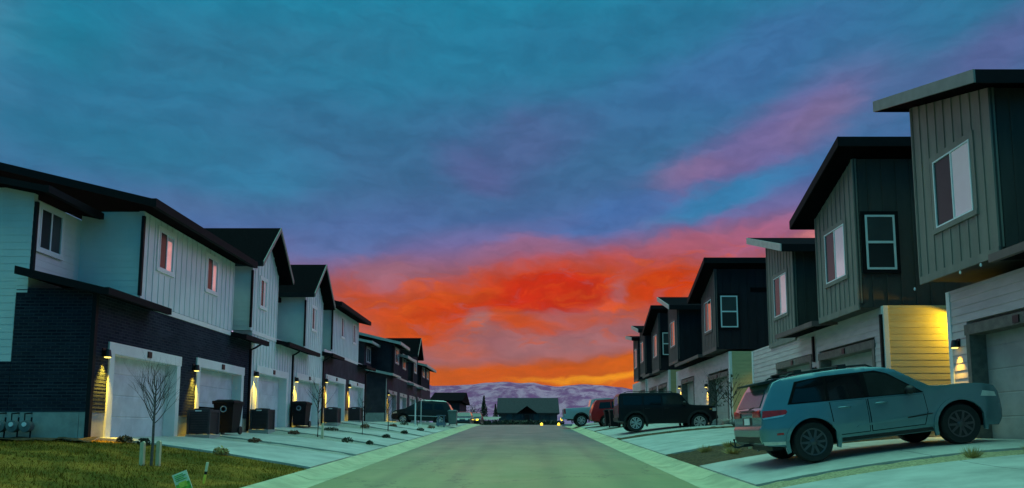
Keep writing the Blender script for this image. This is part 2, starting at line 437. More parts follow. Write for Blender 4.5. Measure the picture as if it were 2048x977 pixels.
    nt.link(tot, bg.inputs['Color']); bg.inputs['Strength'].default_value = 1.0
build_sky()
sun = bpy.data.lights.new('sun', 'SUN'); sun.energy = .2; sun.angle = R(50); sun.color = (1, .45, .30)
suno = bpy.data.objects.new('sun', sun); COL.objects.link(suno)
suno.rotation_euler = (R(-85), 0, R(18)); suno.location = (10, 90, 12)

# ------------------------------------------------------------------ terrain functions
def road_z(y):
    if y < 58: return -1.5 + .0321 * y
    if y < 70: 
        t = (y - 58) / 12; return -1.5 + .0321 * 58 + .0321 * 12 * (t - t*t/2)
    z0 = -1.5 + .0321 * 58 + .0321 * 6
    return z0 + min(1., (y-70) / 80.) * .15
LG = [(16.54,19.97,-.19),(21.0,24.5,-.10),(25.7,29.1,.11),(30.2,33.7,.21),(34.7,38.4,.50),(39.3,42.9,.54),
      (50.6,53.9,.66),(55.2,58.5,.68),(59.8,63.1,.72),(64.4,67.7,.76),(69,72.3,.78)]
RG = [(5.0,11.0,-.42),(13.6,16.05,-.21),(20.25,24.0,.0),(24.7,28.2,.05),(35.0,38.9,.35),(42.0,45.4,.60),(50.2,53.4,.72),(56.5,59.7,.8)]
def stair(G, y):
    if y <= G[0][0]: return G[0][2] + .0321 * max(y - G[0][0], -25)
    for (a0, a1, z), nx in zip(G, G[1:] + [None]):
        if y <= a1: return z
        if nx is None: return z
        if y < nx[0]: return z + (nx[2] - z) * (y - a1) / (nx[0] - a1)
XL0, XL1, FL = -4.1, -4.95, 9.9
XR0, XR1, FR = 3.3, 4.1, 10.2
def lot_z(x, y):
    """finished surface of the yards and driveways"""
    zc = road_z(y) + .10
    if x < XL1:
        t = min(1, (XL1 - x) / (FL + XL1)); zb = stair(LG, y); p = 1.25
    elif x > XR1:
        t = min(1, (x - XR1) / (FR - XR1)); zb = stair(RG, y); p = 1.75
    else: return road_z(y)
    fade = 1 - min(1, max(0, (y - 75) / 20))
    return zc + (zb - zc) * fade * (1 - (1 - t) ** p)

def sheet(x0, x1, y0, y1, zf, dx=.3, dy=.5, skirt=0.):
    bm = BM(); nx = max(1, math.ceil((x1-x0)/dx)); ny = max(1, math.ceil((y1-y0)/dy))
    g = [[bm.verts.new((x0+(x1-x0)*i/nx, y0+(y1-y0)*j/ny, zf(x0+(x1-x0)*i/nx, y0+(y1-y0)*j/ny))) for i in range(nx+1)] for j in range(ny+1)]
    for j in range(ny):
        for i in range(nx): bm.faces.new((g[j][i], g[j][i+1], g[j+1][i+1], g[j+1][i]))
    if skirt:
        loop = [g[0][i] for i in range(nx+1)] + [g[j][nx] for j in range(1, ny+1)] + [g[ny][i] for i in range(nx-1, -1, -1)] + [g[j][0] for j in range(ny-1, 0, -1)]
        low = [bm.verts.new(v.co - Vector((0,0,skirt))) for v in loop]; n = len(loop)
        for k in range(n): bm.faces.new((loop[k], low[k], low[(k+1) % n], loop[(k+1) % n]))
    return bm

# ground: one sheet out to the foot of the hills
def ground_z(x, y):
    if XL1 - .2 < x < XR1 + .2 and y < 90: return road_z(y) - .12
    z = lot_z(max(-14, min(14, x)), y) - .07
    if y > 150: z += (min(y, 1500) - 150) * .003
    return z
def build_ground():
    xs = [-4000,-1500,-600,-250,-100,-50,-30,-20,-14]
    x = -12.
    while x < 12.01: xs.append(round(x, 3)); x += .4
    xs += [14,20,30,50,100,250,600,1500,4000]
    ys = [-40,-20,-10,-5]; y = 0.
    while y < 80: ys.append(y); y += .8
    ys += [85,90,95,100,110,125,150,200,300,450,700,1000,1500,2200,3200]
    bm = BM(); g = [[bm.verts.new((a, b, ground_z(a, b))) for a in xs] for b in ys]
    for j in range(len(ys)-1):
        for i in range(len(xs)-1): bm.faces.new((g[j][i], g[j][i+1], g[j+1][i+1], g[j+1][i]))
    struct('ground', bm, DIRT, 60)
build_ground()
YE = 88.
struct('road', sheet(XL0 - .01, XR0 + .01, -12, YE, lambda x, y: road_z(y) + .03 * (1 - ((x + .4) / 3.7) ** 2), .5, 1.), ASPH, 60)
def gutter(xa, xb):
    bm = BM(); sgn = 1 if xb > xa else -1; w = abs(xb - xa)
    prof = [(0, .002), (.03, .012), (.35*w, -.015), (.55*w, .0), (.72*w, .055), (.88*w, .1), (w, .115), (w, -.1)]
    y = -12.
    while y < YE:
        ys = [y + .012, y + .75, y + 1.5, y + 2.25, y + 2.988]
        rows = [[bm.verts.new((xa + sgn*o, q, road_z(q) + h)) for o, h in prof] for q in ys]
        for a, b in zip(rows, rows[1:]):
            for k in range(len(prof)-1): bm.faces.new((a[k], a[k+1], b[k+1], b[k]))
        y += 3
    struct('gutter', bm, CURBC, 50)
gutter(XL0, XL1 - .01); gutter(XR0, XR1 + .01)
# lawn beside the nearest driveway
def lawn_z(x, y): return lot_z(x, y) + .02 + .03 * mnoise.noise((x*.9, y*.9, 0)) - .03
struct('lawn', sheet(-22, XL1 - .02, -6, 16.38, lawn_z, .5, .5), LAWN, 60)
# driveways
def slab(x0, x1, y0, y1):
    bm = BM(); nx = 2; ny = 2 if y1 - y0 > 5.5 else 1; g = .012
    for i in range(nx):
        for k in range(ny):
            a, b = x0 + (x1-x0)*i/nx, x0 + (x1-x0)*(i+1)/nx; c, d = y0 + (y1-y0)*k/ny, y0 + (y1-y0)*(k+1)/ny
            t = sheet(a+g, b-g, c+g, d-g, lambda x, y: lot_z(x, y) + .035, .3, .6, .12); me = bpy.data.meshes.new('t'); t.to_mesh(me); t.free(); bm.from_mesh(me); bpy.data.meshes.remove(me)
    struct('driveway', bm, CONC, 40)
for a0, a1, z in LG: slab(-FL - .3, XL1 - .015, a0 - .12 if a0 > 17 else 16.4, a1 + .12)
slab(XR1 + .015, FR + .3, 4.6, 11.9)
slab(XR1 + .015, FR + .3, 12.66, 16.75)
slab(XR1 + .015, FR + .3, 20.7, 24.55); slab(XR1 + .015, FR + .3, 24.565, 30.3)
slab(XR1 + .015, FR + .3, 31.7, 41.0); slab(XR1 + .015, FR + .3, 42.2, 47.5)
slab(XR1 + .015, FR + .3, 49.0, 55.5); slab(XR1 + .015, FR + .3, 56.6, 62.)
def bed(x0, x1, y0, y1, m, h=.0, nm='gravel_bed', lump=.03):
    struct(nm, sheet(x0, x1, y0, y1, lambda x, y: lot_z(x, y) + h + lump * mnoise.noise((x*3, y*3, 1)), .12, .12), m, 80)
for (a0, a1, z), (b0, b1, z2) in zip(LG, LG[1:]): bed(-FL, XL1 - .02, a1 + .13, b0 - .13, GRAVEL, -.005)
bed(-22, -9.55, 15.1, 15.9, MULCH, .055, 'planting_bed', .08)
bed(XR1 + .02, FR, 11.91, 12.65, TANGRAVEL, .0)
bed(XR1 + .02, FR, 16.76, 20.69, MULCH, .0, 'planting_bed', .07)
bed(XR1 + .02, FR, 30.31, 31.69, MULCH, .03, 'planting_bed', .06)
bed(XR1 + .02, FR, 41.01, 42.19, MULCH, .03, 'planting_bed'); bed(XR1 + .02, FR, 47.51, 48.99, MULCH, .03, 'planting_bed')
# grass blades on the lawn
def grass():
    bm = BM(); rnd = random.Random(3)
    for i in range(26000):
        y = rnd.uniform(8.5, 16.3); x = rnd.uniform(-13.5, XL1 - .05)
        if x < -.85 * y - .5: continue
        d = mnoise.noise((x*.8, y*.8, 5)); 
        h = rnd.uniform(.03, .07) * (1 + .5*d); a = rnd.uniform(0, 6.28); w = rnd.uniform(.004, .009)
        z = lawn_z(x, y) - .005; lx, ly = rnd.gauss(0, .025), rnd.gauss(0, .025)
        v = [bm.verts.new(p) for p in ((x - w*math.cos(a), y - w*math.sin(a), z), (x + w*math.cos(a), y + w*math.sin(a), z), (x + lx, y + ly, z + h))]
        bm.faces.new(v)
    o = obj('grass', bm, GRASSB, normals=False); tag(o, 'short olive green grass blades covering the lawn', 'grass', kind='stuff')
grass()

# ------------------------------------------------------------------ house parts
class Facade:
    """coordinates (o, y, z): o = metres out from the facade plane towards the street; s = -1 left side, +1 right side"""
    def __init__(f, root, s, Fx): f.root = root; f.s = s; f.F = Fx
    def X(f, o): return f.s * (f.F - o)
    def p(f, o, y, z): return (f.X(o), y, z)
    def box(f, bm, o0, o1, y0, y1, z0, z1, mi=0): 
        a, b = sorted((f.X(o0), f.X(o1))); box(bm, a, b, min(y0,y1), max(y0,y1), min(z0,z1), max(z0,z1), mi)
    def poly(f, bm, pts, d, mi=0):
        prism(bm, [f.p(*q) for q in pts], (f.s * -d[0], d[1], d[2]), mi)

def lap(f, name, o, y0, y1, z0, z1, m, openings=(), exp=.17, parent=None, thick=.12, lip=.016):
    """wall facing the street clad in lap boards; openings = [(ya, yb, ztop)] from the ground up"""
    bm = BM(); z = z0; lip = .006 if m == WHITE or exp < .1 else lip
    while z < z1 - .01:
        zt = min(z + exp, z1); segs = [(y0, y1)]
        for a, b, h in openings:
            if z < h - .01:
                segs = [q for s0, s1 in segs for q in ((s0, min(s1, a)), (max(s0, b), s1)) if q[1] - q[0] > .01]
        for a, b in segs:
            f.poly(bm, [(o - thick, a, z), (o + lip, a, z), (o, a, zt), (o - thick, a, zt)], (0, b - a, 0))
        z = zt
    return obj(name, bm, m, parent or f.root)

def lap_end(f, name, y, o0, o1, z0, z1, m, exp=.17, sgn=-1, parent=None, lip=None):
    """wall facing along the street (sgn -1: towards the camera) clad in lap boards"""
    bm = BM(); z = z0; lip = lip or (.006 if m == WHITE or exp < .1 else .007)
    while z < z1 - .01:
        zt = min(z + exp, z1)
        f.poly(bm, [(o0, y - sgn*.12, z), (o0, y + sgn*lip, z), (o0, y, zt), (o0, y - sgn*.12, zt)], (o1 - o0, 0, 0))
        z = zt
    return obj(name, bm, m, parent or f.root)

def batten(f, name, o, y0, y1, z0, topf, m, holes=(), openings=(), sp=.305, parent=None, thick=.12, peak=None, bw=.045):
    """board and batten wall facing the street with a straight or gabled top"""
    bm = BM()
    ys = sorted(set([y0, y1] + ([peak] if peak else []) + [v for a, b, h in openings for v in (a, b)]))
    for a, b in zip(ys, ys[1:]):
        zb = z0
        for oa, ob, h in openings:
            if a >= oa - 1e-6 and b <= ob + 1e-6: zb = h
        e = 1e-5
        f.poly(bm, [(o, a, zb), (o, b, zb), (o, b, topf(b - e)), (o, a, topf(a + e))], (-thick, 0, 0))
    n = max(1, round((y1 - y0) / sp)); 
    for i in range(n + 1):
        y = y0 + (y1 - y0) * i / n; y = min(max(y, y0 + bw/2), y1 - bw/2)
        rng = [(z0, topf(y))]
        for a, b, za, zb in list(holes) + [(oa, ob, z0 - 1, h) for oa, ob, h in openings]:
            if a - .03 < y < b + .03:
                rng = [q for r0, r1 in rng for q in ((r0, min(r1, za)), (max(r0, zb), r1)) if q[1] - q[0] > .02]
        for r0, r1 in rng:
            f.poly(bm, [(o - .004, y - bw/2, r0), (o - .004, y + bw/2, r0), (o - .004, y + bw/2, r1 - .01), (o - .004, y - bw/2, r1 - .01)], (.026, 0, 0))
    return obj(name, bm, m, parent or f.root)

def batten_end(f, name, y, o0, o1, z0, topf, m, sp=.4, sgn=-1, parent=None):
    bm = BM(); a, b = min(o0, o1), max(o0, o1)
    f.poly(bm, [(a, y, z0), (b, y, z0), (b, y, topf(b)), (a, y, topf(a))], (0, -sgn*.12, 0))
    n = max(1, round((b - a) / sp))
    for i in range(n + 1):
        o = min(max(a + (b - a) * i / n, a + .023), b - .023)
        f.poly(bm, [(o - .022, y - sgn*.004, z0), (o + .022, y - sgn*.004, z0), (o + .022, y - sgn*.004, topf(o) - .01), (o - .022, y - sgn*.004, topf(o) - .01)], (0, sgn*.026, 0))
    return obj(name, bm, m, parent or f.root)

def window(f, o, ya, yb, za, zb, split='v', trim=None, fr=FRAMEW, near=GLASSD, far=GLASS, ntrim=.09):
    """slider in a street-facing wall: a frame (one mesh) and two panes"""
    bm = BM(); t = .034
    def fr_box(a, b, c, d, oo): f.box(bm, o, o + oo, a, b, c, d)
    fr_box(ya, yb, za, za + t, .045); fr_box(ya, yb, zb - t, zb, .045)
    fr_box(ya, ya + t, za + t, zb - t, .045); fr_box(yb - t, yb, za + t, zb - t, .045)
    ym = (ya + yb) / 2; zm = (za + zb) / 2
    if split == 'v': fr_box(ym - .02, ym + .02, za + t, zb - t, .038)
    else: fr_box(ya + t, yb - t, zm - .025, zm + .025, .038)
    w = obj('window', bm, fr, f.root)
    for k in range(2):
        b2 = BM()
        if split == 'v':
            a, b = (ya + t, ym - .02) if k == 0 else (ym + .02, yb - t)
            f.box(b2, o + .004, o + (.016 if k else .024), a, b, za + t, zb - t)
        else:
            a, b = (za + t, zm - .025) if k == 0 else (zm + .025, zb - t)
            f.box(b2, o + .004, o + .018, ya + t, yb - t, a, b)
        obj('pane', b2, near if k == 0 else far, w)
    if trim:
        b3 = BM(); q = ntrim
        f.box(b3, o + .001, o + .035, ya - q, yb + q, zb + .002, zb + q + .03); f.box(b3, o + .001, o + .05, ya - q, yb + q, za - q, za - .002)
        f.box(b3, o + .001, o + .032, ya - q, ya - .002, za - .001, zb + .001); f.box(b3, o + .001, o + .032, yb + .002, yb + q, za - .001, zb + .001)
        obj('window_trim', b3, trim, w)
    return w

def window_end(f, y, oa, ob, za, zb, fr=FRAMEW, trim=None):
    """double-hung window in a wall facing the camera end"""
    bm = BM(); t = .06; zm = (za + zb) / 2
    def B(b, o0, o1, z0, z1, d, s0=0.): f.box(b, o0, o1, y - s0, y - d, z0, z1)
    B(bm, oa, ob, za, za+t, .04); B(bm, oa, ob, zb-t, zb, .04); B(bm, oa, oa+t, za+t, zb-t, .04); B(bm, ob-t, ob, za+t, zb-t, .04)
    B(bm, oa+t, ob-t, zm-.035, zm+.035, .038)
    w = obj('window', bm, fr, f.root)
    b2 = BM(); B(b2, oa+t, ob-t, za+t, zm-.035, .02, .003); obj('pane', b2, GLASSD, w)
    b2 = BM(); B(b2, oa+t, ob-t, zm+.035, zb-t, .028, .003); obj('pane', b2, GLASSM, w)
    if trim:
        b3 = BM(); q = .11
        B(b3, oa-q, ob+q, zb+.002, zb+q, .03); B(b3, oa-q, ob+q, za-q, za-.002, .03); B(b3, oa-q, oa-.002, za, zb, .028); B(b3, ob+.002, ob+q, za, zb, .028)
        obj('window_trim', b3, trim, w)

def garage(f, ya, yb, base, h, o=0., door=GDOORW, trimm=WTRIM, tw=.2, hh=.27, lift=0., rec=.28, plaque=True):
    """sectional door set back in its opening, with trim; opening is ya+tw .. yb-tw, top base+h-hh"""
    a, b, zt = ya + tw, yb - tw, base + h - hh
    bm = BM(); f.box(bm, o - rec, o - rec - .06, a, b, base + lift - (.25 if not lift else 0), zt)
    d = obj('garage_door', bm, door, f.root)
    b2 = BM()
    f.box(b2, o - .02, o + .045, ya - .04, yb + .04, zt, base + h)
    f.box(b2, o - rec + .002, o + .04, ya, a, base - .4, zt - .002); f.box(b2, o - rec + .002, o + .04, b, yb, base - .4, zt - .002)
    f.box(b2, o - rec + .002, o - .022, a - .01, b + .01, zt + .002, zt + .1)
    obj('door_trim', b2, trimm, d)
    if plaque:
        b3 = BM(); yc = (a + b) / 2; f.box(b3, o + .046, o + .075, yc - .09, yc + .09, base + h - .21, base + h - .05)
        obj('number_plaque', b3, BLACKM, f.root)
    b4 = BM()   # dark garage room behind the door
    f.box(b4, o - rec - .1, o - 2.6, a - .1, b + .1, base - .3, zt + .08)
    for fc in [q for q in b4.faces if abs(q.calc_center_median().x - f.X(o - rec - .1)) < .01]: b4.faces.remove(fc)
    if lift: obj('garage_interior', b4, GDARK, f.root)
    else: b4.free()
    return d

LAMPS = []
def wall_lamp(f, y, z, o=0., power=300., lit=True, warm=(1,.67,.05)):
    bm = BM(); x = f.X(o + .11)
    lathe(bm, [(.045, .10), (.06, .09), (.085, -.06), (.09, -.075), (.02, -.07)], 16, (x, y, z), 'z')
    f.box(bm, o + .002, o + .03, y - .06, y + .06, z - .06, z + .13); f.box(bm, o + .03, o + .07, y - .025, y + .025, z - .0, z + .08)
    l = obj('wall_lamp', bm, BLACKM, f.root, 40)
    b2 = BM(); lathe(b2, [(.07, -.076), (.075, -.085), (.05, -.1)], 16, (x, y, z), 'z'); obj('lens', b2, LENS if lit else GLASSM, l, 40)
    if lit:
        ld = bpy.data.lights.new('lamp_light', 'SPOT'); ld.energy = power; ld.spot_size = R(60); ld.spot_blend = 1.; ld.color = warm; ld.shadow_soft_size = .05
        lo = bpy.data.objects.new('lamp_light', ld); COL.objects.link(lo); lo.parent = l
        lo.location = Vector((f.X(o + .11), y, z - .11)) - f.root.location
        lo.rotation_euler = (0, -f.s * R(5), 0)
    return l

def downspout(f, o, y, z0, z1, elbow=None):
    bm = BM(); f.box(bm, o, o + .07, y - .04, y + .04, z0, z1)
    if elbow: tube(bm, [f.p(o + .035, y, z1), f.p(o + elbow*.5, y, z1 + .07), f.p(o + elbow, y, z1 + .2)], .035, 6)
    obj('downspout', bm, PIPE, f.root)

def shed_roof(f, name, o0, z0, o1, z1, y0, y1, th=.2, fasc=FASC, parent=None):
    """roof slab sloping from the eave (o0, z0) back to (o1, z1); a fascia board along the eave and rakes"""
    bm = BM(); f.poly(bm, [(o0, y0, z0), (o1, y0, z1), (o1, y0, z1 - th), (o0, y0, z0 - th)], (0, y1 - y0, 0))
    r = obj(name, bm, ROOF, parent or f.root)
    b2 = BM(); e = .025
    f.box(b2, o0 + .002, o0 + e + .1, y0 - e, y1 + e, z0 - th - .03, z0 + .012)
    k = (z1 - z0) / (o1 - o0)
    for ya, yb in ((y0 - e, y0 - .002), (y1 + .002, y1 + e)):
        f.poly(b2, [(o0, ya, z0 + .012), (o1, ya, z1 + .012), (o1, ya, z1 - th - .02), (o0, ya, z0 - th - .02)], (0, yb - ya, 0))
    obj('fascia', b2, fasc, r)
    return r

def gable_roof(f, o0, o1, yc, hw, zp, ze, th=.17, fasc=FASC):
    bm = BM(); k = (zp - ze) / hw
    f.poly(bm, [(o0, yc - hw, ze), (o0, yc, zp), (o0, yc + hw, ze), (o0, yc + hw, ze - th), (o0, yc, zp - th - .04), (o0, yc - hw, ze - th)], (o1 - o0, 0, 0))
    r = obj('gable_roof', bm, ROOF, f.root)
    b2 = BM()
    for sg in (-1, 1):
        f.poly(b2, [(o0 + .002, yc + sg*hw, ze + .015), (o0 + .002, yc, zp + .015), (o0 + .002, yc, zp - .15), (o0 + .002, yc + sg*hw, ze - th + .02)], (.035, 0, 0))
    obj('fascia', b2, fasc, r)
    b3 = BM(); f.box(b3, o1, o0 - .01, yc - hw - .06, yc - hw - .004, ze - th, ze + .02); obj('eave_gutter', b3, PIPE, r)
    return r

def pent(f, y0, y1, z, back=-1.6, out=.45, rise=.45, fasc=FASC, name='pent_roof'):
    bm = BM(); f.poly(bm, [(out, y0, z), (back, y0, z + rise), (back, y0, z + rise - .16), (out, y0, z - .13)], (0, y1 - y0, 0))
    r = obj(name, bm, ROOF, f.root)
    b2 = BM(); f.box(b2, out + .002, out + .11, y0 - .03, y1 + .03, z - .15, z + .01)
    f.poly(b2, [(out, y0 - .028, z + .01), (back, y0 - .028, z + rise + .01), (back, y0 - .028, z + rise - .18), (out, y0 - .028, z - .16)], (0, .026, 0))
    obj('eave_gutter', b2, fasc, r)

def foundation(f, y0, y1, base, o=-.015, top=.6, openings=(), back=-9.):
    bm = BM(); segs = [(y0, y1)]
    for a, b, h in openings:
        segs = [q for s0, s1 in segs for q in ((s0, min(s1, a)), (max(s0, b), s1)) if q[1] - q[0] > .01]
    for a, b in segs: f.box(bm, o, o - .2, a, b, base - 1.2, base + top)
    f.box(bm, o - .201, o - .5, y0 + .21, y1, base - 1.3, base - .45)
    f.box(bm, o - .21, back, y0, y0 + .2, base - 1.2, base + top)
    obj('foundation', bm, FOUND, f.root)

# ---- the long terrace on the left: lower storey, set-back upper storey, bays, roofs
def left_terrace(name, label, y_start, y_end, bays, lows, garages, recess_end=None, dark=False, base0=0., zl=3.35, lamps=(), lift=None):
    root = thing(name, (-FL - 2, (y_start + y_end) / 2, base0), label, 'terrace')
    f = Facade(root, -1, FL)
    fasc = PALEF if dark else FASC
    trim = PALEF if dark else WTRIM
    upm = BROWNSID if dark else WHITE
    ops = [(g0, g1, b + 2.3) for g0, g1, b in garages]
    # lower storey
    for ya, yb, b, kind in lows:
        o2 = [q for q in ops if q[0] >= ya - .1 and q[1] <= yb + .1]
        m = {'dark': DARKSID, 'white': WHITE, 'brown': BROWNSID}[kind]
        if kind == 'white': batten(f, 'lower_wall', 0, ya, yb, b + .02, lambda y, b=b: b + zl, m, (), o2)
        else: lap(f, 'lower_wall', 0, ya, yb, b + .6, b + zl, m, o2, exp=.085)
        foundation(f, ya, yb, b, openings=o2, top=.6 if kind != 'white' else .015)
        bm = BM(); f.box(bm, -.02, .03, ya, yb, b + zl + .002, b + zl + .14); obj('belly_band', bm, trim, f.root)
    b0 = lows[0][2]
    # near end wall: dark return, pale siding beyond
    lap_end(f, 'end_wall', y_start, -1.85, 0.0, b0 + .6, b0 + zl + .1, DARKSID if not dark else BROWNSID, .085)
    lap_end(f, 'end_wall', y_start - .001, -6.5, -1.86, b0 + (1.75 if not dark else .6), b0 + zl + .4, upm if dark else WHITE, .17)
    if not dark: lap_end(f, 'end_wall', y_start - .001, -6.5, -1.86, b0 + .6, b0 + 1.745, DARKSID, .085)
    bm = BM(); f.box(bm, -.06, .035, y_start - .035, y_start + .07, b0 + .0, b0 + zl); obj('corner_board', bm, PIPE if not dark else BROWNSID, f.root)
    # set-back upper storey
    edges = [y_start] + [v for b in bays for v in (b['y0'], b['y1'])] + [y_end]
    for i in range(0, len(edges), 2):
        if edges[i+1] - edges[i] > .2:
            zt = b0 + 5.6 if i == 0 else (bays[min(i//2, len(bays)-1)]['b'] + 5.8)
            lap(f, 'upper_wall', -1.6, edges[i], edges[i+1], b0 + zl, zt, upm, exp=.17)
    shed_roof(f, 'main_roof', -1.2, lows[0][2] + 6.1, -6.5, lows[0][2] + 7.3, bays[0]['y1'] - .2, bays[-1]['y0'] + .3, .16, fasc)
    lap_end(f, 'upper_end_wall', y_start, -7., -1.6, b0 + zl, b0 + 5.85, WHITE if not dark else BROWNSID, .17)
    lap_end(f, 'upper_end_wall', y_end, -7., -1.6, lows[-1][2] - 1, lows[-1][2] + 5.85, WHITE if not dark else BROWNSID, .17, sgn=1)
    # bays
    for bay in bays:
        y0, y1, b, kind = bay['y0'], bay['y1'], bay['b'], bay['kind']
        ez = b + bay.get('eave', 5.93); zb = b + zl + .142
        wins = [(wa, wb, b + 4.52, b + 5.55) for wa, wb in bay['win']]
        holes = [(wa - .12, wb + .12, za - .13, zz + .14) for wa, wb, za, zz in wins]
        bm_m = upm
        if kind == 'gable':
            yc = (y0 + y1) / 2; hw = (y1 - y0) / 2 + .32; zp = b + 7.65; k = (zp - ez) / hw
            topf = lambda y, yc=yc, zp=zp, k=k: zp - .2 - k * abs(y - yc)
            batten(f, 'bay_wall', 0., y0, y1, zb, topf, bm_m, holes, peak=yc)
            side = lambda o, z=topf(y0) : z
            gable_roof(f, .5, bay.get('back', -2.7), yc, hw, zp, ez, fasc=GREYF)
        else:
            k = .245
            topf = lambda y, z=ez: z - .1
            batten(f, 'bay_wall', 0., y0, y1, zb, topf, bm_m, holes)
            side = lambda o, z=ez: z - .12 - .245 * min(o, 0)
            shed_roof(f, 'shed_roof', .55, ez, -4.6, ez + k * 5.1, y0 - .66, y1 + .3, .17, fasc)
        if dark: batten_end(f, 'bay_side_wall', y0, -1.6, -.001, zb, side, bm_m)
        else: lap_end(f, 'bay_side_wall', y0, -1.6 if kind != 'gable' else -2.6, -.001, zb, side(0), bm_m, .17)
        lap_end(f, 'bay_side_wall', y1, -1.6, -.001, zb, side(0), bm_m, .17, sgn=1)
        for wa, wb, za, zz in wins: window(f, 0., wa, wb, za, zz, 'v', trim, far=GLASSO if dark else GLASS)
        if not bay.get('nopipe'): downspout(f, -.0, y0 - .05, zb + .1, ez - .25)
    for g0, g1, b in garages:
        garage(f, g0, g1, b, 2.3, trimm=trim, lift=(lift[1] if lift and abs(lift[0] - g0) < .1 else 0.))
    for y, z in lamps: wall_lamp(f, y, z, power=520. if (y < 25 or dark) else (260. if y < 34 else 480.))
    return root, f

L1, fl = left_terrace('townhouse_terrace', 'long white and charcoal townhouse terrace with six garage doors, beside the lawn', 15.93, 43.3,
    bays=[dict(y0=17.7, y1=23.38, b=-.15, kind='shed', win=[(18.5,19.26),(21.35,22.1)]),
          dict(y0=24.95, y1=27.6, b=.11, kind='gable', win=[(25.75,26.35)]),
          dict(y0=31.1, y1=33.85, b=.17, kind='gable', win=[(32.1,32.75)]),
          dict(y0=35.5, y1=41.25, b=.53, kind='shed', win=[(37.3,37.95),(39.9,40.55)], eave=5.95)],
    lows=[(15.93,25.1,-.17,'dark'),(25.1,34.2,.15,'white'),(34.2,43.3,.52,'brown')],
    garages=LG[:6], lamps=[(16.33,1.80),(20.8,1.86),(25.5,2.05),(30.0,2.17),(34.5,2.46),(39.1,2.5)], base0=-.19, lift=(21.0, .86))
f = fl
# set-back upper corner, its window, eaves and pent roofs
window(f, -1.58, 16.12, 16.9, 4.28, 5.27, 'v', WTRIM, near=GLASSD, far=GLASSM)
shed_roof(f, 'corner_roof', -1.05, 5.55, -7., 6.75, 15.45, 17.5, .12)
pent(f, 15.5, 18.25, 3.2, rise=.5); pent(f, 23.3, 25.35, 3.22); pent(f, 27.6, 31.75, 3.5); pent(f, 33.9, 36.05, 3.75); pent(f, 41.2, 43.7, 3.85)
shed_roof(f, 'corner_roof', -1.05, 6.2, -7., 7.4, 41.8, 43.75, .12)
downspout(f, -1.6, 15.98, 3.6, 5.35); downspout(f, .0, 25.02, .0, 2.9, .4); downspout(f, .0, 29.62, .1, 3.2, .35); downspout(f, .0, 34.12, .2, 3.4, .35)
downspout(f, .0, 43.2, .4, 3.5, .3)

L2, f2 = left_terrace('townhouse_terrace', 'dark brown townhouse terrace with pale roof edges behind the dark parked teal SUV', 49.8, 73.,
    bays=[dict(y0=52.3, y1=55.5, b=.68, kind='shed', win=[(53.1,54.5)], eave=5.9),
          dict(y0=55.52, y1=59.0, b=.55, kind='shed', win=[(56.4,57.7)], eave=5.35, nopipe=1),
          dict(y0=61.4, y1=64.2, b=.70, kind='gable', win=[(62.3,63.5)]),
          dict(y0=66.3, y1=72.4, b=.72, kind='shed', win=[(67.4,68.7),(70.2,71.5)], eave=5.5)],
    lows=[(49.8,59.2,.68,'brown'),(59.2,73.,.74,'brown')],
    garages=LG[6:], lamps=[(50.35,2.65)], dark=True, base0=.66)
f = f2
pent(f, 49.4, 52.6, 4.05, fasc=PALEF); pent(f, 58.8, 61.7, 3.95, fasc=PALEF); pent(f, 64, 66.6, 3.95, fasc=PALEF)
shed_roof(f, 'corner_roof', -1.05, 6.35, -7., 7.55, 49.3, 52., .14, PALEF)
window(f, -1.58, 50.4, 51.6, 5.0, 6.0, 'v', PALEF, near=GLASSD, far=GLASSM)
bm = BM(); f.box(bm, 0, .05, 49.75, 49.82, .7, 3.7); obj('downspout', bm, PALEF, f.root)

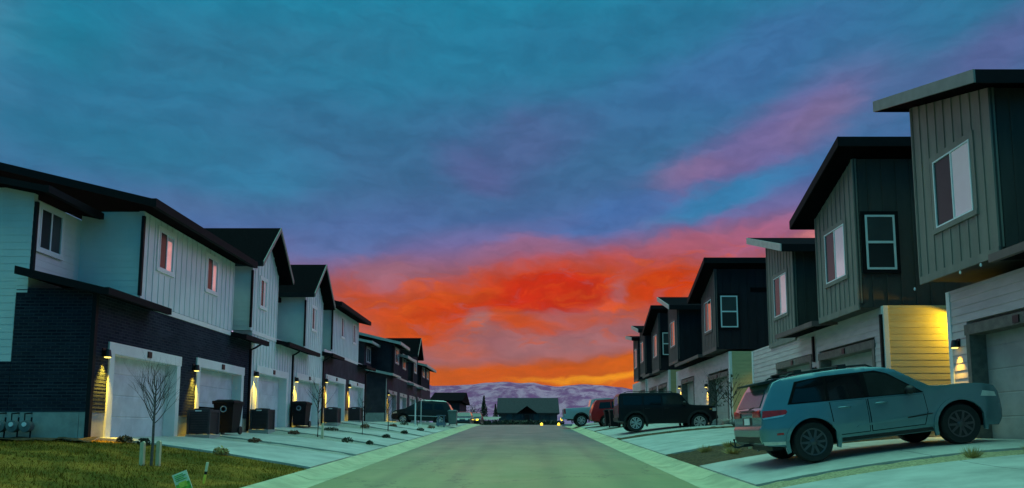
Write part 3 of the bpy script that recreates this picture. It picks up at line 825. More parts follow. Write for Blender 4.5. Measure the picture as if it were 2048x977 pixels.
# ---- the cantilevered houses on the right
def right_bay(f, y0, y1, zb, o, high, fm, sm, hi=4.76, lo=3.42, fasc=FASC, sidewin=False, sp=.305, wn=(.68, 2.03), depth=5.):
    za, zc = (zb + lo, zb + hi) if high == 'far' else (zb + hi, zb + lo)
    ya, yb = y0 - .49, y1 + .55
    zf = lambda y: za + (zc - za) * (y - ya) / (yb - ya)
    w0, w1 = y0 + wn[0], y0 + wn[1]
    batten(f, 'bay_wall', o, y0, y1, zb, lambda y: zf(y) - .26, fm, [(w0 - .14, w1 + .14, zb + .88, zb + 2.74)], sp=sp)
    window(f, o, w0, w1, zb + 1.0, zb + 2.58, 'v', fm, near=GLASS if fm == TAUPE else GLASSO, far=GLASSD, ntrim=.12)
    bm = BM(); f.box(bm, o - .015, o + .035, y0 - .01, y1 + .01, zb - .16, zb + .02)
    for yy in (y0, y1): f.box(bm, o - .09, o + .034, yy - .02, yy + .05 if yy == y0 else yy + .02, zb + .022, zf(yy) - .28)
    obj('bay_trim', bm, fm, f.root)
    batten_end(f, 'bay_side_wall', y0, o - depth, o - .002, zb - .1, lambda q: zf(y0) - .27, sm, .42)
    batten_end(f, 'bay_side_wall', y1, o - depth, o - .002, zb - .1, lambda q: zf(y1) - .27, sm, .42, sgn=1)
    bm = BM(); f.box(bm, o - .02, o - depth, y0 + .125, y1 - .125, zb - .1, zb + .05); obj('bay_soffit', bm, DKSIDE, f.root)
    # shed roof sloping along the street
    th = .22; oe = o + .6; ob = o - depth - .4
    bm = BM(); f.poly(bm, [(oe, ya, za), (oe, yb, zc), (oe, yb, zc - th), (oe, ya, za - th)], (ob - oe, 0, 0))
    r = obj('shed_roof', bm, ROOF, f.root)
    b2 = BM(); f.poly(b2, [(oe + .002, ya - .03, za + .015), (oe + .002, yb + .03, zc + .015), (oe + .002, yb + .03, zc - th - .04), (oe + .002, ya - .03, za - th - .04)], (.04, 0, 0))
    obj('front_fascia', b2, fasc, r)
    for q0, q1, zz in ((ya - .03, ya - .002, za), (yb + .002, yb + .03, zc)):
        b3 = BM(); f.box(b3, oe, ob, q0, q1, zz - th - .05, zz + .012); obj('end_fascia', b3, FASC, r)
    if sidewin: window_end(f, y0 - .024, o - 1.11, o - .25, zb + 1.0, zb + 2.61, trim=FASC)

def right_house(label, y0, y1, base, bays, garages, lamps, door=GDOORT, upper=DKSIDE, lowm=GREYSID, endm=TANSID, pents=(), zl=3.55):
    root = thing('duplex_house', (FR + 2, (y0 + y1) / 2, base), label, 'house')
    f = Facade(root, 1, FR)
    ops = [(a, b, z + 2.65) for a, b, z in garages]
    lap(f, 'lower_wall', 0, y0, y1, base - .6, base + zl, lowm, ops, .185)
    lap_end(f, 'end_wall', y0, -7, -.002, base - .6, base + zl, endm, .185)
    lap_end(f, 'end_wall', y1, -7, -.002, base - .6, base + zl, lowm, .185, sgn=1)
    for ya, yb in ((y0 - .035, y0 + .1), (y1 - .1, y1 + .035)):
        bm = BM(); f.box(bm, -.1, .03, ya, yb, base - .5, base + zl - .01); obj('corner_board', bm, WTRIM, f.root)
    bm = BM(); f.box(bm, -1.5, -6.5, y0 + .3, y1 - .3, base + zl + .01, base + 6.6); obj('upper_wall', bm, upper, f.root)
    bm = BM(); f.box(bm, -.3, -7., y0 + .02, y1 - .02, base + zl - .02, base + zl + .0); obj('ceiling_slab', bm, DKSIDE, f.root)
    bm = BM(); f.box(bm, -1.2, -7., y0 + .1, y1 - .1, base + 6.61, base + 6.8); obj('flat_roof', bm, ROOF, f.root)
    for b in bays: right_bay(f, **b)
    for a, b, z in garages: garage(f, a, b, z, 2.65, door=door, trimm=DTRIM, tw=.13, hh=.24, rec=.34)
    for y, z in lamps: wall_lamp(f, y, z, power=110. if y < 20 else 190.)
    for a, b, z in pents: pent(f, a, b, z, back=-1.5, out=.75, rise=.2, fasc=TAUPE2)
    return root, f

R1, f = right_house('taupe batten house with a slanted roof and big upper window, nearest beside the blue SUV', 3.6, 16.65, -.22,
    [dict(y0=13.84, y1=16.67, zb=3.68, o=.6, high='far', fm=TAUPE, sm=DKSIDE, fasc=GREYF, hi=4.74, lo=3.50), dict(y0=4.6, y1=7.4, zb=3.5, o=.6, high='near', fm=TAUPE, sm=DKSIDE)],
    [(12.6,16.0,-.22),(5.0,8.2,-.42)], [(16.32,2.02)], pents=[(8.,13.8,3.52)])
# bulbs clipped along the underside
bm = BM()
for yy in (14.4, 15.1, 16.9, 13.2, 12.4):
    lathe(bm, [(.008,-.05),(.022,-.03),(.022,.0),(.01,.03)], 8, (f.X(.64), yy, 3.47), 'z')
o = obj('string_bulbs', bm, FRAMEW, R1, 60)
# hidden porch lamp on the far end wall of the nearest house: lights the neighbour's siding
def end_lamp(f, o, y, z, power, sgn=1, spot=110, aim=None):
    """hooded lamp on an end wall; sgn +1 on a wall facing away from the camera, -1 on one facing it"""
    bm = BM(); box(bm, f.X(o) - .05, f.X(o) + .05, min(y, y + sgn*.14), max(y, y + sgn*.14), z - .05, z + .12)
    l = obj('porch_lamp', bm, BLACKM, f.root)
    b2 = BM(); box(b2, f.X(o) - .04, f.X(o) + .04, min(y + sgn*.02, y + sgn*.12), max(y + sgn*.02, y + sgn*.12), z - .075, z - .052); obj('lens', b2, LENS, l)
    ld = bpy.data.lights.new('lamp_light', 'SPOT'); ld.energy = power; ld.spot_size = R(spot); ld.spot_blend = .25; ld.color = (1,.63,.02); ld.shadow_soft_size = .06
    lo = bpy.data.objects.new('lamp_light', ld); COL.objects.link(lo); lo.parent = l
    d = Vector(aim or (0, sgn, -1.2)); lo.location = Vector((f.X(o), y + sgn*(.1 if not aim else .30), z - .11)) - f.root.location; lo.rotation_euler = d.to_track_quat('-Z', 'Y').to_euler()


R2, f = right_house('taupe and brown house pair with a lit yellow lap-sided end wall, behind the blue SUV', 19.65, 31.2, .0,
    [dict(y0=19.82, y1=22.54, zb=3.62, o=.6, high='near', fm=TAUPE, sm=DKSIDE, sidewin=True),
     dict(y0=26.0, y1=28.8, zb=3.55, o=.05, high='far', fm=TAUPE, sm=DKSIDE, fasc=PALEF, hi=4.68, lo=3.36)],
    [(20.25,24.1,.0),(24.75,28.2,.05)], [(24.42,2.1)], pents=[(22.6,25.9,3.55)])
downspout(f, .03, 19.72, -.3, 3.3); downspout(f, .03, 24.45, 2.4, 3.3)
end_lamp(f, -2.35, 19.63, 3.25, 270, -1, 118, (-.8, .22, -.62))
end_lamp(f, -2.6, 31.35, 3.2, 70)
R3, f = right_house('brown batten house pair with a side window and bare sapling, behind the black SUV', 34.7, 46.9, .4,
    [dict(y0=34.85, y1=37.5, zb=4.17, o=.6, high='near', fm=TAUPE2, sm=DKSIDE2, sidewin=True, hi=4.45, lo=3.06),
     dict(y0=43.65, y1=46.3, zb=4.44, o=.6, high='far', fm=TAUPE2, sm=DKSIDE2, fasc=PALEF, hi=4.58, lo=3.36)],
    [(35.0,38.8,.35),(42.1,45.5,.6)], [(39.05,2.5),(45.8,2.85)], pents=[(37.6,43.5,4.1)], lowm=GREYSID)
end_lamp(f, -1.4, 40.3, 3.0, 30)
end_lamp(f, -2.6, 47.05, 3.6, 40)
R4, f = right_house('brown house pair partly hidden behind the red SUV roof, second from the hills end', 49.4, 58.2, .75,
    [dict(y0=49.8, y1=52.5, zb=4.4, o=.6, high='near', fm=TAUPE2, sm=DKSIDE2, sidewin=True, hi=4.5, lo=3.1),
     dict(y0=55.6, y1=57.9, zb=4.6, o=.6, high='far', fm=TAUPE2, sm=DKSIDE2, fasc=PALEF, hi=4.2)],
    [(50.2,53.4,.75),(54.2,57.2,.8)], [], pents=[(52.6,55.5,4.3)])
R5, f = right_house('last brown house of the row with a small pointed roof edge against the orange sky', 58.9, 66., .8,
    [dict(y0=59.0, y1=61.4, zb=4.4, o=.6, high='far', fm=TAUPE2, sm=DKSIDE2, fasc=PALEF, hi=4.0)], [(59.5,62.5,.8)], [])

# ------------------------------------------------------------------ far house, dark house, hills
def far_house(label, x0, x1, y0, y1, zb, wall_h, ridge, m, porch=None, name='ranch_house'):
    root = thing(name, ((x0+x1)/2, (y0+y1)/2, zb), label, 'house')
    bm = BM(); box(bm, x0+.5, x1-.5, y0+.6, y1-.6, zb-2, zb+wall_h); obj('wall', bm, m, root)
    ym = (y0+y1)/2; bm = BM()
    prism(bm, [(x0, y0, zb+wall_h-.1), (x0, ym, zb+ridge), (x0, y1, zb+wall_h-.1), (x0, y1, zb+wall_h-.35), (x0, y0, zb+wall_h-.35)], (x1-x0, 0, 0))
    obj('roof', bm, GREENROOF, root)
    if porch:
        a, b, h = porch; c = (a+b)/2
        bm = BM(); prism(bm, [(a-.6, y0-2.2, zb+wall_h-.15), (c, y0-2.2, zb+h), (b+.6, y0-2.2, zb+wall_h-.15), (b+.6, y0-2.2, zb+wall_h-.45), (c, y0-2.2, zb+h-.35), (a-.6, y0-2.2, zb+wall_h-.45)], (0, 5., 0))
        obj('porch_roof', bm, ROOF, root)
        bm = BM()
        for q in (a, b-.3, c-.9, c+.6): box(bm, q, q+.3, y0-2., y0-1.7, zb-2, zb+wall_h-.4)
        obj('porch_posts', bm, DARKSID, root)
        bm = BM(); box(bm, c-.6, c+.6, y0+.55, y0+.59, zb, zb+2.1); obj('front_door', bm, BLACKM, root)
    for q in ([x0+2.3, x0+4.6, x1-6, x1-3.4] if porch else []):
        bm = BM(); box(bm, q, q+1.3, y0+.54, y0+.59, zb+1.0, zb+2.4); obj('window', bm, GLASSM, root)
    return root
GREENROOF = mat('grey_green_shingle', (.030,.028,.032), .9, .25, 3., bump=.3)
GREYWALL = mat('grey_house_wall', (.07,.068,.075), .8, .15, 2.)
X = lambda px, d: (px - PX) / F * d
Z = lambda py, d: (862 - py) / F * d
far_house('long grey ranch house with a gabled porch at the end of the street', X(993,160), X(1119,160), 160, 174, Z(849,160), 2.7, Z(799,167)-Z(849,160)+.3, GREYWALL, (X(1040,158), X(1068,158), 4.1))
r = far_house('house with a plain black roof showing above the dark teal SUV', X(858,95), X(926,95), 95, 107, .9, 3.3, 4.6, DARKSID)
for ch in r.children:
    if ch.name.startswith('roof'): ch.data.materials[0] = ROOF
# dark hedge strip in front of the far house
def leafmass(bm, n, cf, size, rnd):
    for i in range(n):
        p = Vector(cf()); a = Vector((rnd.gauss(0,1), rnd.gauss(0,1), rnd.gauss(0,1))).normalized()
        b = a.cross(Vector((rnd.gauss(0,1), rnd.gauss(0,1), rnd.gauss(0,1)))).normalized(); s = size * rnd.uniform(.5, 1.3)
        bm.faces.new([bm.verts.new(p + q) for q in (a*s, b*s*.5, -a*s, -b*s*.5)])
rnd = random.Random(11)
bm = BM(); box(bm, X(960,120), X(1128,120), 120, 121, .3, Z(847,120)+.1)
leafmass(bm, 1500, lambda: (rnd.uniform(X(960,120), X(1128,120)), rnd.uniform(119.8,121.2), rnd.uniform(.6, Z(845,120)+.25)), .3, rnd)
tag(obj('hedge', bm, SHRUBD, loc=(X(1044,120),120.5,.5), normals=False), 'low dark hedge across the end of the street below the ranch house', 'hedge')

def hills():
    bm = BM(); nx, ny = 170, 40
    crest = [(860,772),(900,771),(940,769),(975,765),(1010,763),(1040,766),(1065,765),(1090,770),(1115,773),(1140,770),(1165,768),(1200,770),(1240,774),(1275,780),(1300,779),(1330,776)]
    def crest_y(px):
        if px <= crest[0][0]: return crest[0][1] + 3*math.sin(px*.02) + (crest[0][0]-px)*-.01
        for (a, ya), (b, yb) in zip(crest, crest[1:]):
            if px <= b: t = (px-a)/(b-a); t = t*t*(3-2*t); return ya + (yb-ya)*t
        return crest[-1][1] + 3*math.sin((px-1330)*.02)
    g = []
    for j in range(ny+1):
        row = []; d = 2600 + 2600 * j / ny
        for i in range(nx+1):
            px = 300 + 1500 * i / nx; x = (px - PX) / F * 5000 * (d/5000)**.8
            top = Z(crest_y(px), 5000)
            t = min(1, j / (ny*.92)); prof = t ** 1.35 if j <= ny*.92 else 1 - (j/ny-.92)*2
            nz = mnoise.fractal((x*.0016, d*.0012, 0), 1., 2.1, 6) * 75 * min(1, 2.2*t) * (1 - max(0, t-.72)/.28 * .96)
            nz -= abs(mnoise.noise((x*.0035, d*.0011, 4))) * 70 * t * (1-t) * 2
            row.append(bm.verts.new((x, d, 3 + (top-3)*prof + nz)))
        g.append(row)
    for j in range(ny):
        for i in range(nx): bm.faces.new((g[j][i], g[j][i+1], g[j+1][i+1], g[j+1][i]))
    m, nt, b = base_mat('snow_dusted_hills')
    ge = nt.node('ShaderNodeNewGeometry'); p = ge.outputs['Position']
    mp = nt.node('ShaderNodeMapping'); mp.inputs['Scale'].default_value = (.010,.004,.018); nt.link(p, mp.inputs[0])
    n = nt.noise(mp.outputs[0], 1., 9, .66, .5)
    sx = nt.node('ShaderNodeSeparateXYZ'); nt.link(p, sx.inputs[0])
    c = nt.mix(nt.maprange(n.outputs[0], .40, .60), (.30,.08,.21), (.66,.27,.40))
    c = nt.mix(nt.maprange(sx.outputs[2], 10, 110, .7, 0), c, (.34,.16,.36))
    nt.link(c, b.inputs['Base Color']); b.inputs['Roughness'].default_value = 1; b.inputs['Specular IOR Level'].default_value = 0
    struct('hills', bm, m, 80)
hills()

# ------------------------------------------------------------------ trees, shrubs, tufts
def branch(bm, p, d, length, r, depth, rnd, spread=.55):
    n = 4; pts = [Vector(p)]; rr = [r]; d = Vector(d).normalized()
    for i in range(n):
        d = (d + Vector((rnd.gauss(0,.10), rnd.gauss(0,.10), rnd.gauss(.06,.06)))).normalized()
        pts.append(pts[-1] + d * length / n); rr.append(r * (1 - .55*(i+1)/n))
    tube(bm, pts, rr, 5 if depth > 1 else 4)
    if depth <= 0: return
    for k in range(rnd.choice((2,3,3))):
        i = rnd.randint(1, n); a = rnd.uniform(0, 6.28)
        nd = (d + Vector((math.cos(a), math.sin(a), rnd.uniform(-.1,.5))) * spread).normalized()
        branch(bm, pts[i], nd, length * rnd.uniform(.55,.8), rr[i]*.7, depth-1, rnd, spread)

def sapling(x, y, h, label, seed, cat='tree', group=None, leaves=0, leafm=None, spread=.55, z=None, depth=3, trunk_frac=.42, name='sapling_tree', trunkm=None, twigs=9):
    rnd = random.Random(seed); z = lot_z(x, y) if z is None else z
    root = thing(name, (x, y, z), label, cat, group)
    bm = BM(); ht = h * trunk_frac
    pts = [(x, y, z-.1), (x+.01, y, z+ht*.5), (x+rnd.uniform(-.03,.03), y, z+ht), (x+rnd.uniform(-.04,.04), y, z+h*.8)]
    tube(bm, pts, [h*.014, h*.012, h*.011, h*.004], 7); obj('trunk', bm, trunkm or BARK, root, 60)
    bm = BM()
    for k in range(twigs):
        a = k*2.4 + rnd.uniform(-.3,.3); zz = z + ht * (.9 + .9*k/twigs)
        branch(bm, (x, y, zz), (math.cos(a)*.75, math.sin(a)*.75, .85), h*.30*(1-.4*k/twigs), h*.0055*(9/twigs)**.3, depth-1, rnd, spread)
    obj('crown', bm, trunkm or BARK, root, 60)
    if leaves:
        bm = BM(); leafmass(bm, leaves, lambda: (x+rnd.gauss(0,h*.11), y+rnd.gauss(0,h*.08), z+h*rnd.uniform(.35,.85)), .075, rnd); obj('leaves', bm, leafm, root, normals=False)
    return root
sapling(-7.03, 13.3, 2.0, 'bare sapling tree staked on the near lawn in front of a garage', 5, depth=4, twigs=16, spread=.42, trunkm=TWIG)
def stake(x, y, h, label, group=None, w=.035, m=PALEWOOD, z=None):
    z = lot_z(x, y) if z is None else z
    bm = BM(); box(bm, x-w, x+w, y-w, y+w, z-.1, z+h-.03); prism(bm, [(x-w, y-w, z+h-.03), (x+w, y-w, z+h-.03), (x+w*.4, y-w, z+h)], (0, 2*w, 0))
    return tag(obj('wooden_stake', bm, m, loc=(x, y, z)), label, 'stake', group)
stake(-7.15, 13.2, .43, 'pale wooden stake just left of the lawn sapling trunk', 'tree stakes')
stake(-6.98, 13.45, .46, 'pale wooden stake just right of the lawn sapling trunk', 'tree stakes')
sapling(-7.45, 25.3, 2.3, 'thin bare sapling with a pale trunk in the gravel past the second garage', 8, 'tree', trunkm=BARK)
sapling(-6.9, 29.85, 1.9, 'small bare sapling in the gravel in front of the black bin', 9)
sapling(-6.7, 34.4, 1.9, 'slender bare sapling in the gravel before the brown garages', 10)
sapling(-7.2, 47.0, 2.3, 'thin bare sapling in the gap between the two terraces', 12)
stake(-7.25, 25.2, .55, 'short white post at the foot of the pale-trunked sapling')
for x_, y_, l in ((-7.3, 46.6, 'tall thin grey post near the gap between terraces'), (-6.9, 46.6, 'tall thin grey post in front of the dark teal SUV door')):
    stake(x_, y_, 1.7, l, 'thin posts near the teal SUV', .02, FRAMEW)
stake(-6.85, 44.0, 1.5, 'thin pole standing in the gravel past the sixth garage', None, .02, FRAMEW)
sapling(9.6, 32.6, 3.0, 'bare dark sapling with a few leaves beside the lit brown house wall', 21, leaves=40, leafm=SHRUBD, trunk_frac=.3)
sapling(9.0, 33.0, 2.6, 'bushy sapling with dark drooping leaves in front of the brown garage', 22, leaves=140, leafm=SHRUBD, trunk_frac=.45)
stake(5.93, 18.6, .38, 'short pale stake closer to the road in the mulch bed behind the SUV', 'stakes in the mulch bed', .03, z=lot_z(5.93,18.6)+.02)
stake(6.15, 18.55, .38, 'short pale stake closer to the houses in the mulch bed behind the SUV', 'stakes in the mulch bed', .03, z=lot_z(6.15,18.55)+.02)

def shrub(x, y, r, h, label, m, seed, group='small shrubs in the gravel beds', n=150):
    k = .55 + .3 * random.Random(seed*7).random(); r *= k; h *= k
    rnd = random.Random(seed); z = lot_z(x, y); bm = BM()
    for k in range(9):
        a = k*.7; tube(bm, [(x, y, z-.03), (x+math.cos(a)*r*.4, y+math.sin(a)*r*.4, z+h*.5), (x+math.cos(a)*r*.8, y+math.sin(a)*r*.8, z+h*.85)], [.008,.006,.003], 4)
    def c():
        a = rnd.uniform(0,6.28); q = r*math.sqrt(rnd.random()); return (x+q*math.cos(a), y+q*math.sin(a), z+h*rnd.uniform(.15,1)*(1-.5*(q/r)**2))
    leafmass(bm, n, c, .045, rnd)
    tag(obj('shrub', bm, m, loc=(x, y, z), normals=False), label, 'shrub', group)
sh = [(-9.2,16.2,.28,.25,'small dark shrub at the charcoal house corner by the lawn',SHRUBD),
      (-8.7,16.1,.22,.30,'little dark shrub at the lawn edge before the nearest garage',SHRUBD),
      (-7.0,16.25,.22,.25,'straw-coloured clump at the lawn edge beside the nearest driveway',STRAW),
      (-7.9,20.6,.28,.22,'russet shrub in the first gravel strip by the driveway',SHRUBR),
      (-6.3,25.0,.25,.22,'low dark shrub in the gravel beside the pale-trunked sapling',SHRUBD),
      (-8.3,25.3,.3,.2,'russet low shrub beyond the second cooling unit',SHRUBR),
      (-5.6,25.4,.18,.2,'tiny dark plant close to the gutter in the second gravel strip',SHRUBD),
      (-8.2,29.8,.4,.2,'flat dark shrub in the gravel near the black bin',SHRUBD),
      (-5.9,29.9,.25,.25,'dark rounded shrub near the gutter in the third gravel strip',SHRUBD),
      (-7.8,34.3,.3,.3,'russet shrub in the gravel before the brown garages',SHRUBR),
      (-5.9,34.4,.25,.25,'dark shrub by the gutter before the brown garages',SHRUBD),
      (-7.3,38.9,.35,.3,'russet spreading shrub in the fifth gravel strip',SHRUBR),
      (-5.8,39.0,.3,.3,'dark dense shrub near the gutter in the fifth gravel strip',SHRUBD),
      (-7.6,44.2,.35,.35,'dark shrub in the gravel past the last white-trimmed garage',SHRUBD),
      (-5.9,44.3,.35,.35,'brown shrub near the gutter in front of the dark teal SUV',SHRUBR),
      (9.4,31.0,.35,.35,'dark shrub in the mulch strip between the driveways',SHRUBD)]
for i, (x, y, r_, h, lab, m) in enumerate(sh): shrub(x, y, r_, h, lab, m, 100+i)
def tuft(x, y, r, h, label, seed, n=170, m=STRAW):
    rnd = random.Random(seed); z = lot_z(x, y); bm = BM()
    for i in range(n):
        a = rnd.uniform(0,6.28); q = r*.35*rnd.random(); l = h*rnd.uniform(.5,1.1); t = rnd.uniform(.1,1.)*r
        bx, by = x+q*math.cos(a), y+q*math.sin(a); w = .006
        bm.faces.new([bm.verts.new(p) for p in ((bx-w,by,z-.02),(bx+w,by,z-.02),(bx+math.cos(a)*t, by+math.sin(a)*t, z+l*(1-.4*t/r)))])
    tag(obj('grass_tuft', bm, m, loc=(x,y,z), normals=False), label, 'grass tuft', 'dry ornamental grass tufts')
tuft(7.75, 12.25, .22, .24, 'dry tan grass tuft in the gravel strip nearest the SUV front wheel', 1)
tuft(8.85, 12.3, .2, .22, 'dry tan grass tuft in the gravel strip at the edge of the picture', 2)
tuft(5.0, 19.6, .3, .26, 'pale dry grass tuft at the road end of the mulch bed', 3)
tuft(5.35, 18.2, .34, .24, 'wispy pale dry tuft in the middle of the mulch bed', 4)
tuft(5.75, 19.9, .24, .22, 'straw tuft in the mulch bed beside the pale stakes', 5)

def boulder(x, y, r, label, seed):
    bm = BM(); bmesh.ops.create_icosphere(bm, subdivisions=3, radius=1); z = lot_z(x, y); rnd = random.Random(seed)
    s = (r*rnd.uniform(.9,1.25), r*rnd.uniform(.8,1.1), r*rnd.uniform(.6,.8))
    for v in bm.verts:
        n = v.co.normalized(); k = 1 + .28*mnoise.noise(n*1.7 + Vector((seed,0,0))) + .08*mnoise.noise(n*5+Vector((0,seed,0)))
        v.co = Vector((x + n.x*s[0]*k, y + n.y*s[1]*k, z + s[2]*.45 + n.z*s[2]*k))
    tag(obj('boulder', bm, ROCK, smooth=45, loc=(x,y,z)), label, 'boulder', 'landscape boulders by the brown house')
for i, (x, y, r_, l) in enumerate(((9.1,33.3,.34,'grey boulder nearest the black SUV bumper'),(9.65,33.7,.30,'low grey boulder second in line from the black SUV'),(10.15,33.4,.36,'broad boulder in the middle of the line at the brown house'),(10.7,33.8,.36,'tall grey boulder fourth in line from the black SUV'),(11.35,33.5,.4,'boulder at the end of the line beside the blue SUV tail'))): boulder(x, y, r_, l, i+3)

def far_tree(px, d, h, w, label, seed, conifer=False):
    rnd = random.Random(seed); x = X(px, d); z = ground_z(x, d)
    root = thing('distant_tree', (x, d, z), label, 'tree', 'trees beyond the end of the street')
    bm = BM(); tube(bm, [(x,d,z-.5),(x,d,z+h*.9)], [h*.025,h*.008], 6); obj('trunk', bm, BARK, root)
    bm = BM()
    def c():
        if conifer: t = rnd.random()**.7; q = w*(1-t)*rnd.random()**.5; a = rnd.uniform(0,6.28); return (x+q*math.cos(a), d+q*math.sin(a), z+h*(.08+.92*t))
        return (x+rnd.gauss(0,w*.45), d+rnd.gauss(0,w*.45), z+h*min(1,max(.1,rnd.gauss(.55,.2))))
    leafmass(bm, 900, c, h*.035, rnd); obj('crown', bm, SHRUBD, root, normals=False)
far_tree(946, 150, 4.6, 2.2, 'round dark tree standing on the grey field behind the amber car lights', 31)
far_tree(968, 170, 7.6, 1.6, 'tall narrow tree between the round tree and the ranch house', 32, True)
far_tree(991, 152, 5.0, 1.0, 'dark narrow tree at the end wall of the ranch house', 33, True)
far_tree(925, 160, 5.4, 1.6, 'hazy pointed tree behind the teal SUV tail', 34, True)
bm = sheet(X(915,140), X(1000,140), 126, 150, lambda x, y: 2.0 + (y-126)*.04 + .1*mnoise.noise((x*.3,y*.3,0)), 2, 2)
struct('field', bm, mat('pale_dry_field', (.30,.28,.22), .9, .2, .6), 60)

# ------------------------------------------------------------------ yard objects
def ac_unit(x, y, label):
    z = lot_z(x, y) + .03
    root = thing('cooling_unit', (x, y, z), label, 'air conditioner', 'outdoor cooling units between the garages')
    w, d, h = .30, .30, .76
    bm = BM(); box(bm, x-w-.05, x+w+.05, y-d-.05, y+d+.05, z-.15, z+.05); obj('pad', bm, FOUND, root)
    bm = BM(); box(bm, x-w+.02, x+w-.02, y-d+.02, y+d-.02, z+.06, z+h-.06); obj('coil', bm, BLACKM, root)
    bm = BM()
    for sx in (-1,1):
        for sy in (-1,1): box(bm, x+sx*w-.03, x+sx*w+.03, y+sy*d-.03, y+sy*d+.03, z+.05, z+h)
    for k in range(13):
        zz = z+.1+k*.048
        box(bm, x-w+.03, x+w-.03, y-d-.012, y-d+.012, zz, zz+.026); box(bm, x-w+.03, x+w-.03, y+d-.012, y+d+.012, zz, zz+.026)
        box(bm, x-w-.012, x-w+.012, y-d+.03, y+d-.03, zz, zz+.026); box(bm, x+w-.012, x+w+.012, y-d+.03, y+d-.03, zz, zz+.026)
    obj('louvred_casing', bm, ACM, root)
    bm = BM(); box(bm, x-w-.02, x+w+.02, y-d-.02, y+d+.02, z+h-.07, z+h); lathe(bm, [(.25,0),(.25,.03),(.1,.045),(.05,.045)], 24, (x,y,z+h), 'z'); obj('fan_top', bm, ACM, root)
    bm = BM(); box(bm, x-.1, x+.08, y-d-.026, y-d-.021, z+h-.055, z+h-.02); obj('badge', bm, FRAMEW, root)
    return root
ACM = mat('grey_ac_paint', (.06,.048,.056), .6, .12, 4., spec=.2)
ac_unit(-9.38, 20.5, 'dark grey cooling unit nearest the lawn, between the first two garages')
ac_unit(-9.38, 25.1, 'dark grey cooling unit between the half-open garage and the white-sided garages')
ac_unit(-9.38, 34.2, 'dark grey cooling unit at the start of the brown garages past the black bin')
ac_unit(-9.38, 38.85, 'dark grey cooling unit between the two brown garages, farthest of its kind')

BIN = mat('black_bin_plastic', (.008,.007,.010), .6, .1, 3., spec=.2)
def bin_(x, y, label, rz=0., m=None, z=None, emblem=True, sc=1.):
    z = lot_z(x, y) + .035 if z is None else z
    root = thing('wheeled_bin', (x, y, z), label, 'trash bin', 'wheeled bins in front of the garages', rz)
    m = m or BIN; s = sc
    def fr(bm, w0, d0, z0, w1, d1, z1):
        a = [bm.verts.new(p) for p in ((-w0,-d0,z0),(w0,-d0,z0),(w0,d0,z0),(-w0,d0,z0))]; b = [bm.verts.new(p) for p in ((-w1,-d1,z1),(w1,-d1,z1),(w1,d1,z1),(-w1,d1,z1))]
        bm.faces.new(a[::-1]); bm.faces.new(b)
        for i in range(4): bm.faces.new((a[i], a[(i+1)%4], b[(i+1)%4], b[i]))
    bm = BM(); fr(bm, .24*s, .27*s, .06*s, .31*s, .36*s, .98*s); fr(bm, .335*s, .385*s, .93*s, .34*s, .39*s, .985*s); obj('body', bm, m, root, local=True)
    bm = BM(); fr(bm, .34*s, .40*s, .99*s, .33*s, .39*s, 1.03*s); fr(bm, .29*s, .34*s, 1.031*s, .22*s, .27*s, 1.07*s); obj('lid', bm, m, root, local=True)
    bm = BM(); tube(bm, [(-.28*s,.43*s,.99*s),(.28*s,.43*s,.99*s)], .018, 8)
    for q in (-.2,.2): box(bm, q*s-.02, q*s+.02, .37*s, .43*s, .97*s, 1.0*s)
    obj('handle', bm, m, root, local=True)
    for q in (-1,1):
        bm = BM(); lathe(bm, [(.12,-.03),(.13,-.02),(.13,.02),(.12,.03)], 20, (0,0,0), 'y')
        for v in bm.verts: v.co = Vector((v.co.y + q*.27*s, v.co.x + .3*s, v.co.z + .13))
        obj('wheel', bm, BLACKM, root, 40, local=True)
    if emblem:
        bm = BM(); lathe(bm, [(.1,-.008),(.1,.0),(.07,.0),(.07,-.008)], 20, (0,0,0), 'y')
        for v in bm.verts: v.co += Vector((0, -.345*s, .78*s))
        obj('emblem', bm, mat('bin_emblem', (.35,.42,.5), .6), root, local=True)
    return root
bin_(-9.2, 21.75, 'black wheeled bin in front of the half-open garage, behind the nearest cooling unit')
bin_(-9.45, 29.65, 'black wheeled bin with a round emblem between the white-sided garages')
bin_(5.2, 43.3, 'dark wheeled bin beside the red SUV tail', z=.25, emblem=False)
bin_(5.35, 42.0, 'dark wheeled bin just behind the black SUV tail', z=.2, emblem=False)
PALEBIN = mat('pale_teal_bin', (.13,.18,.18), .5, .1, 3.)
bin_(X(906,49.5), 49.5, 'pale teal bin standing by the tail of the dark teal SUV', m=PALEBIN, emblem=False, z=Z(851,49.5))
# wooden cabinet and green crate inside the half-open garage
WOODB = mat('brown_wood_cabinet', (.16,.085,.03), .6, .3, 6., stretch=(1,1,.2))
cx, cy, cz = -9.98, 23.55, -.06
root = thing('wooden_cabinet', (cx, cy, cz), 'brown wooden cabinet in the half-open garage beside a black bin', 'cabinet')
bm = BM(); box(bm, cx-.22, cx+.22, cy-.4, cy+.4, cz+.38, cz+.95); obj('case', bm, WOODB, root)
bm = BM(); box(bm, cx-.23, cx+.23, cy-.42, cy+.42, cz+.952, cz+.99); obj('top', bm, WOODB, root)
for q in (-1, 1):
    bm = BM(); box(bm, cx+.221, cx+.235, cy+(.02 if q > 0 else -.38), cy+(.38 if q > 0 else -.02), cz+.42, cz+.92); obj('door', bm, WOODB, root)
    bm = BM(); box(bm, cx-.2, cx+.2, cy+q*.37-.03, cy+q*.37+.03, cz, cz+.378); obj('leg', bm, WOODB, root)
bm = BM(); box(bm, cx-.18, cx+.18, cy-.3, cy+.3, cz+.01, cz+.04)
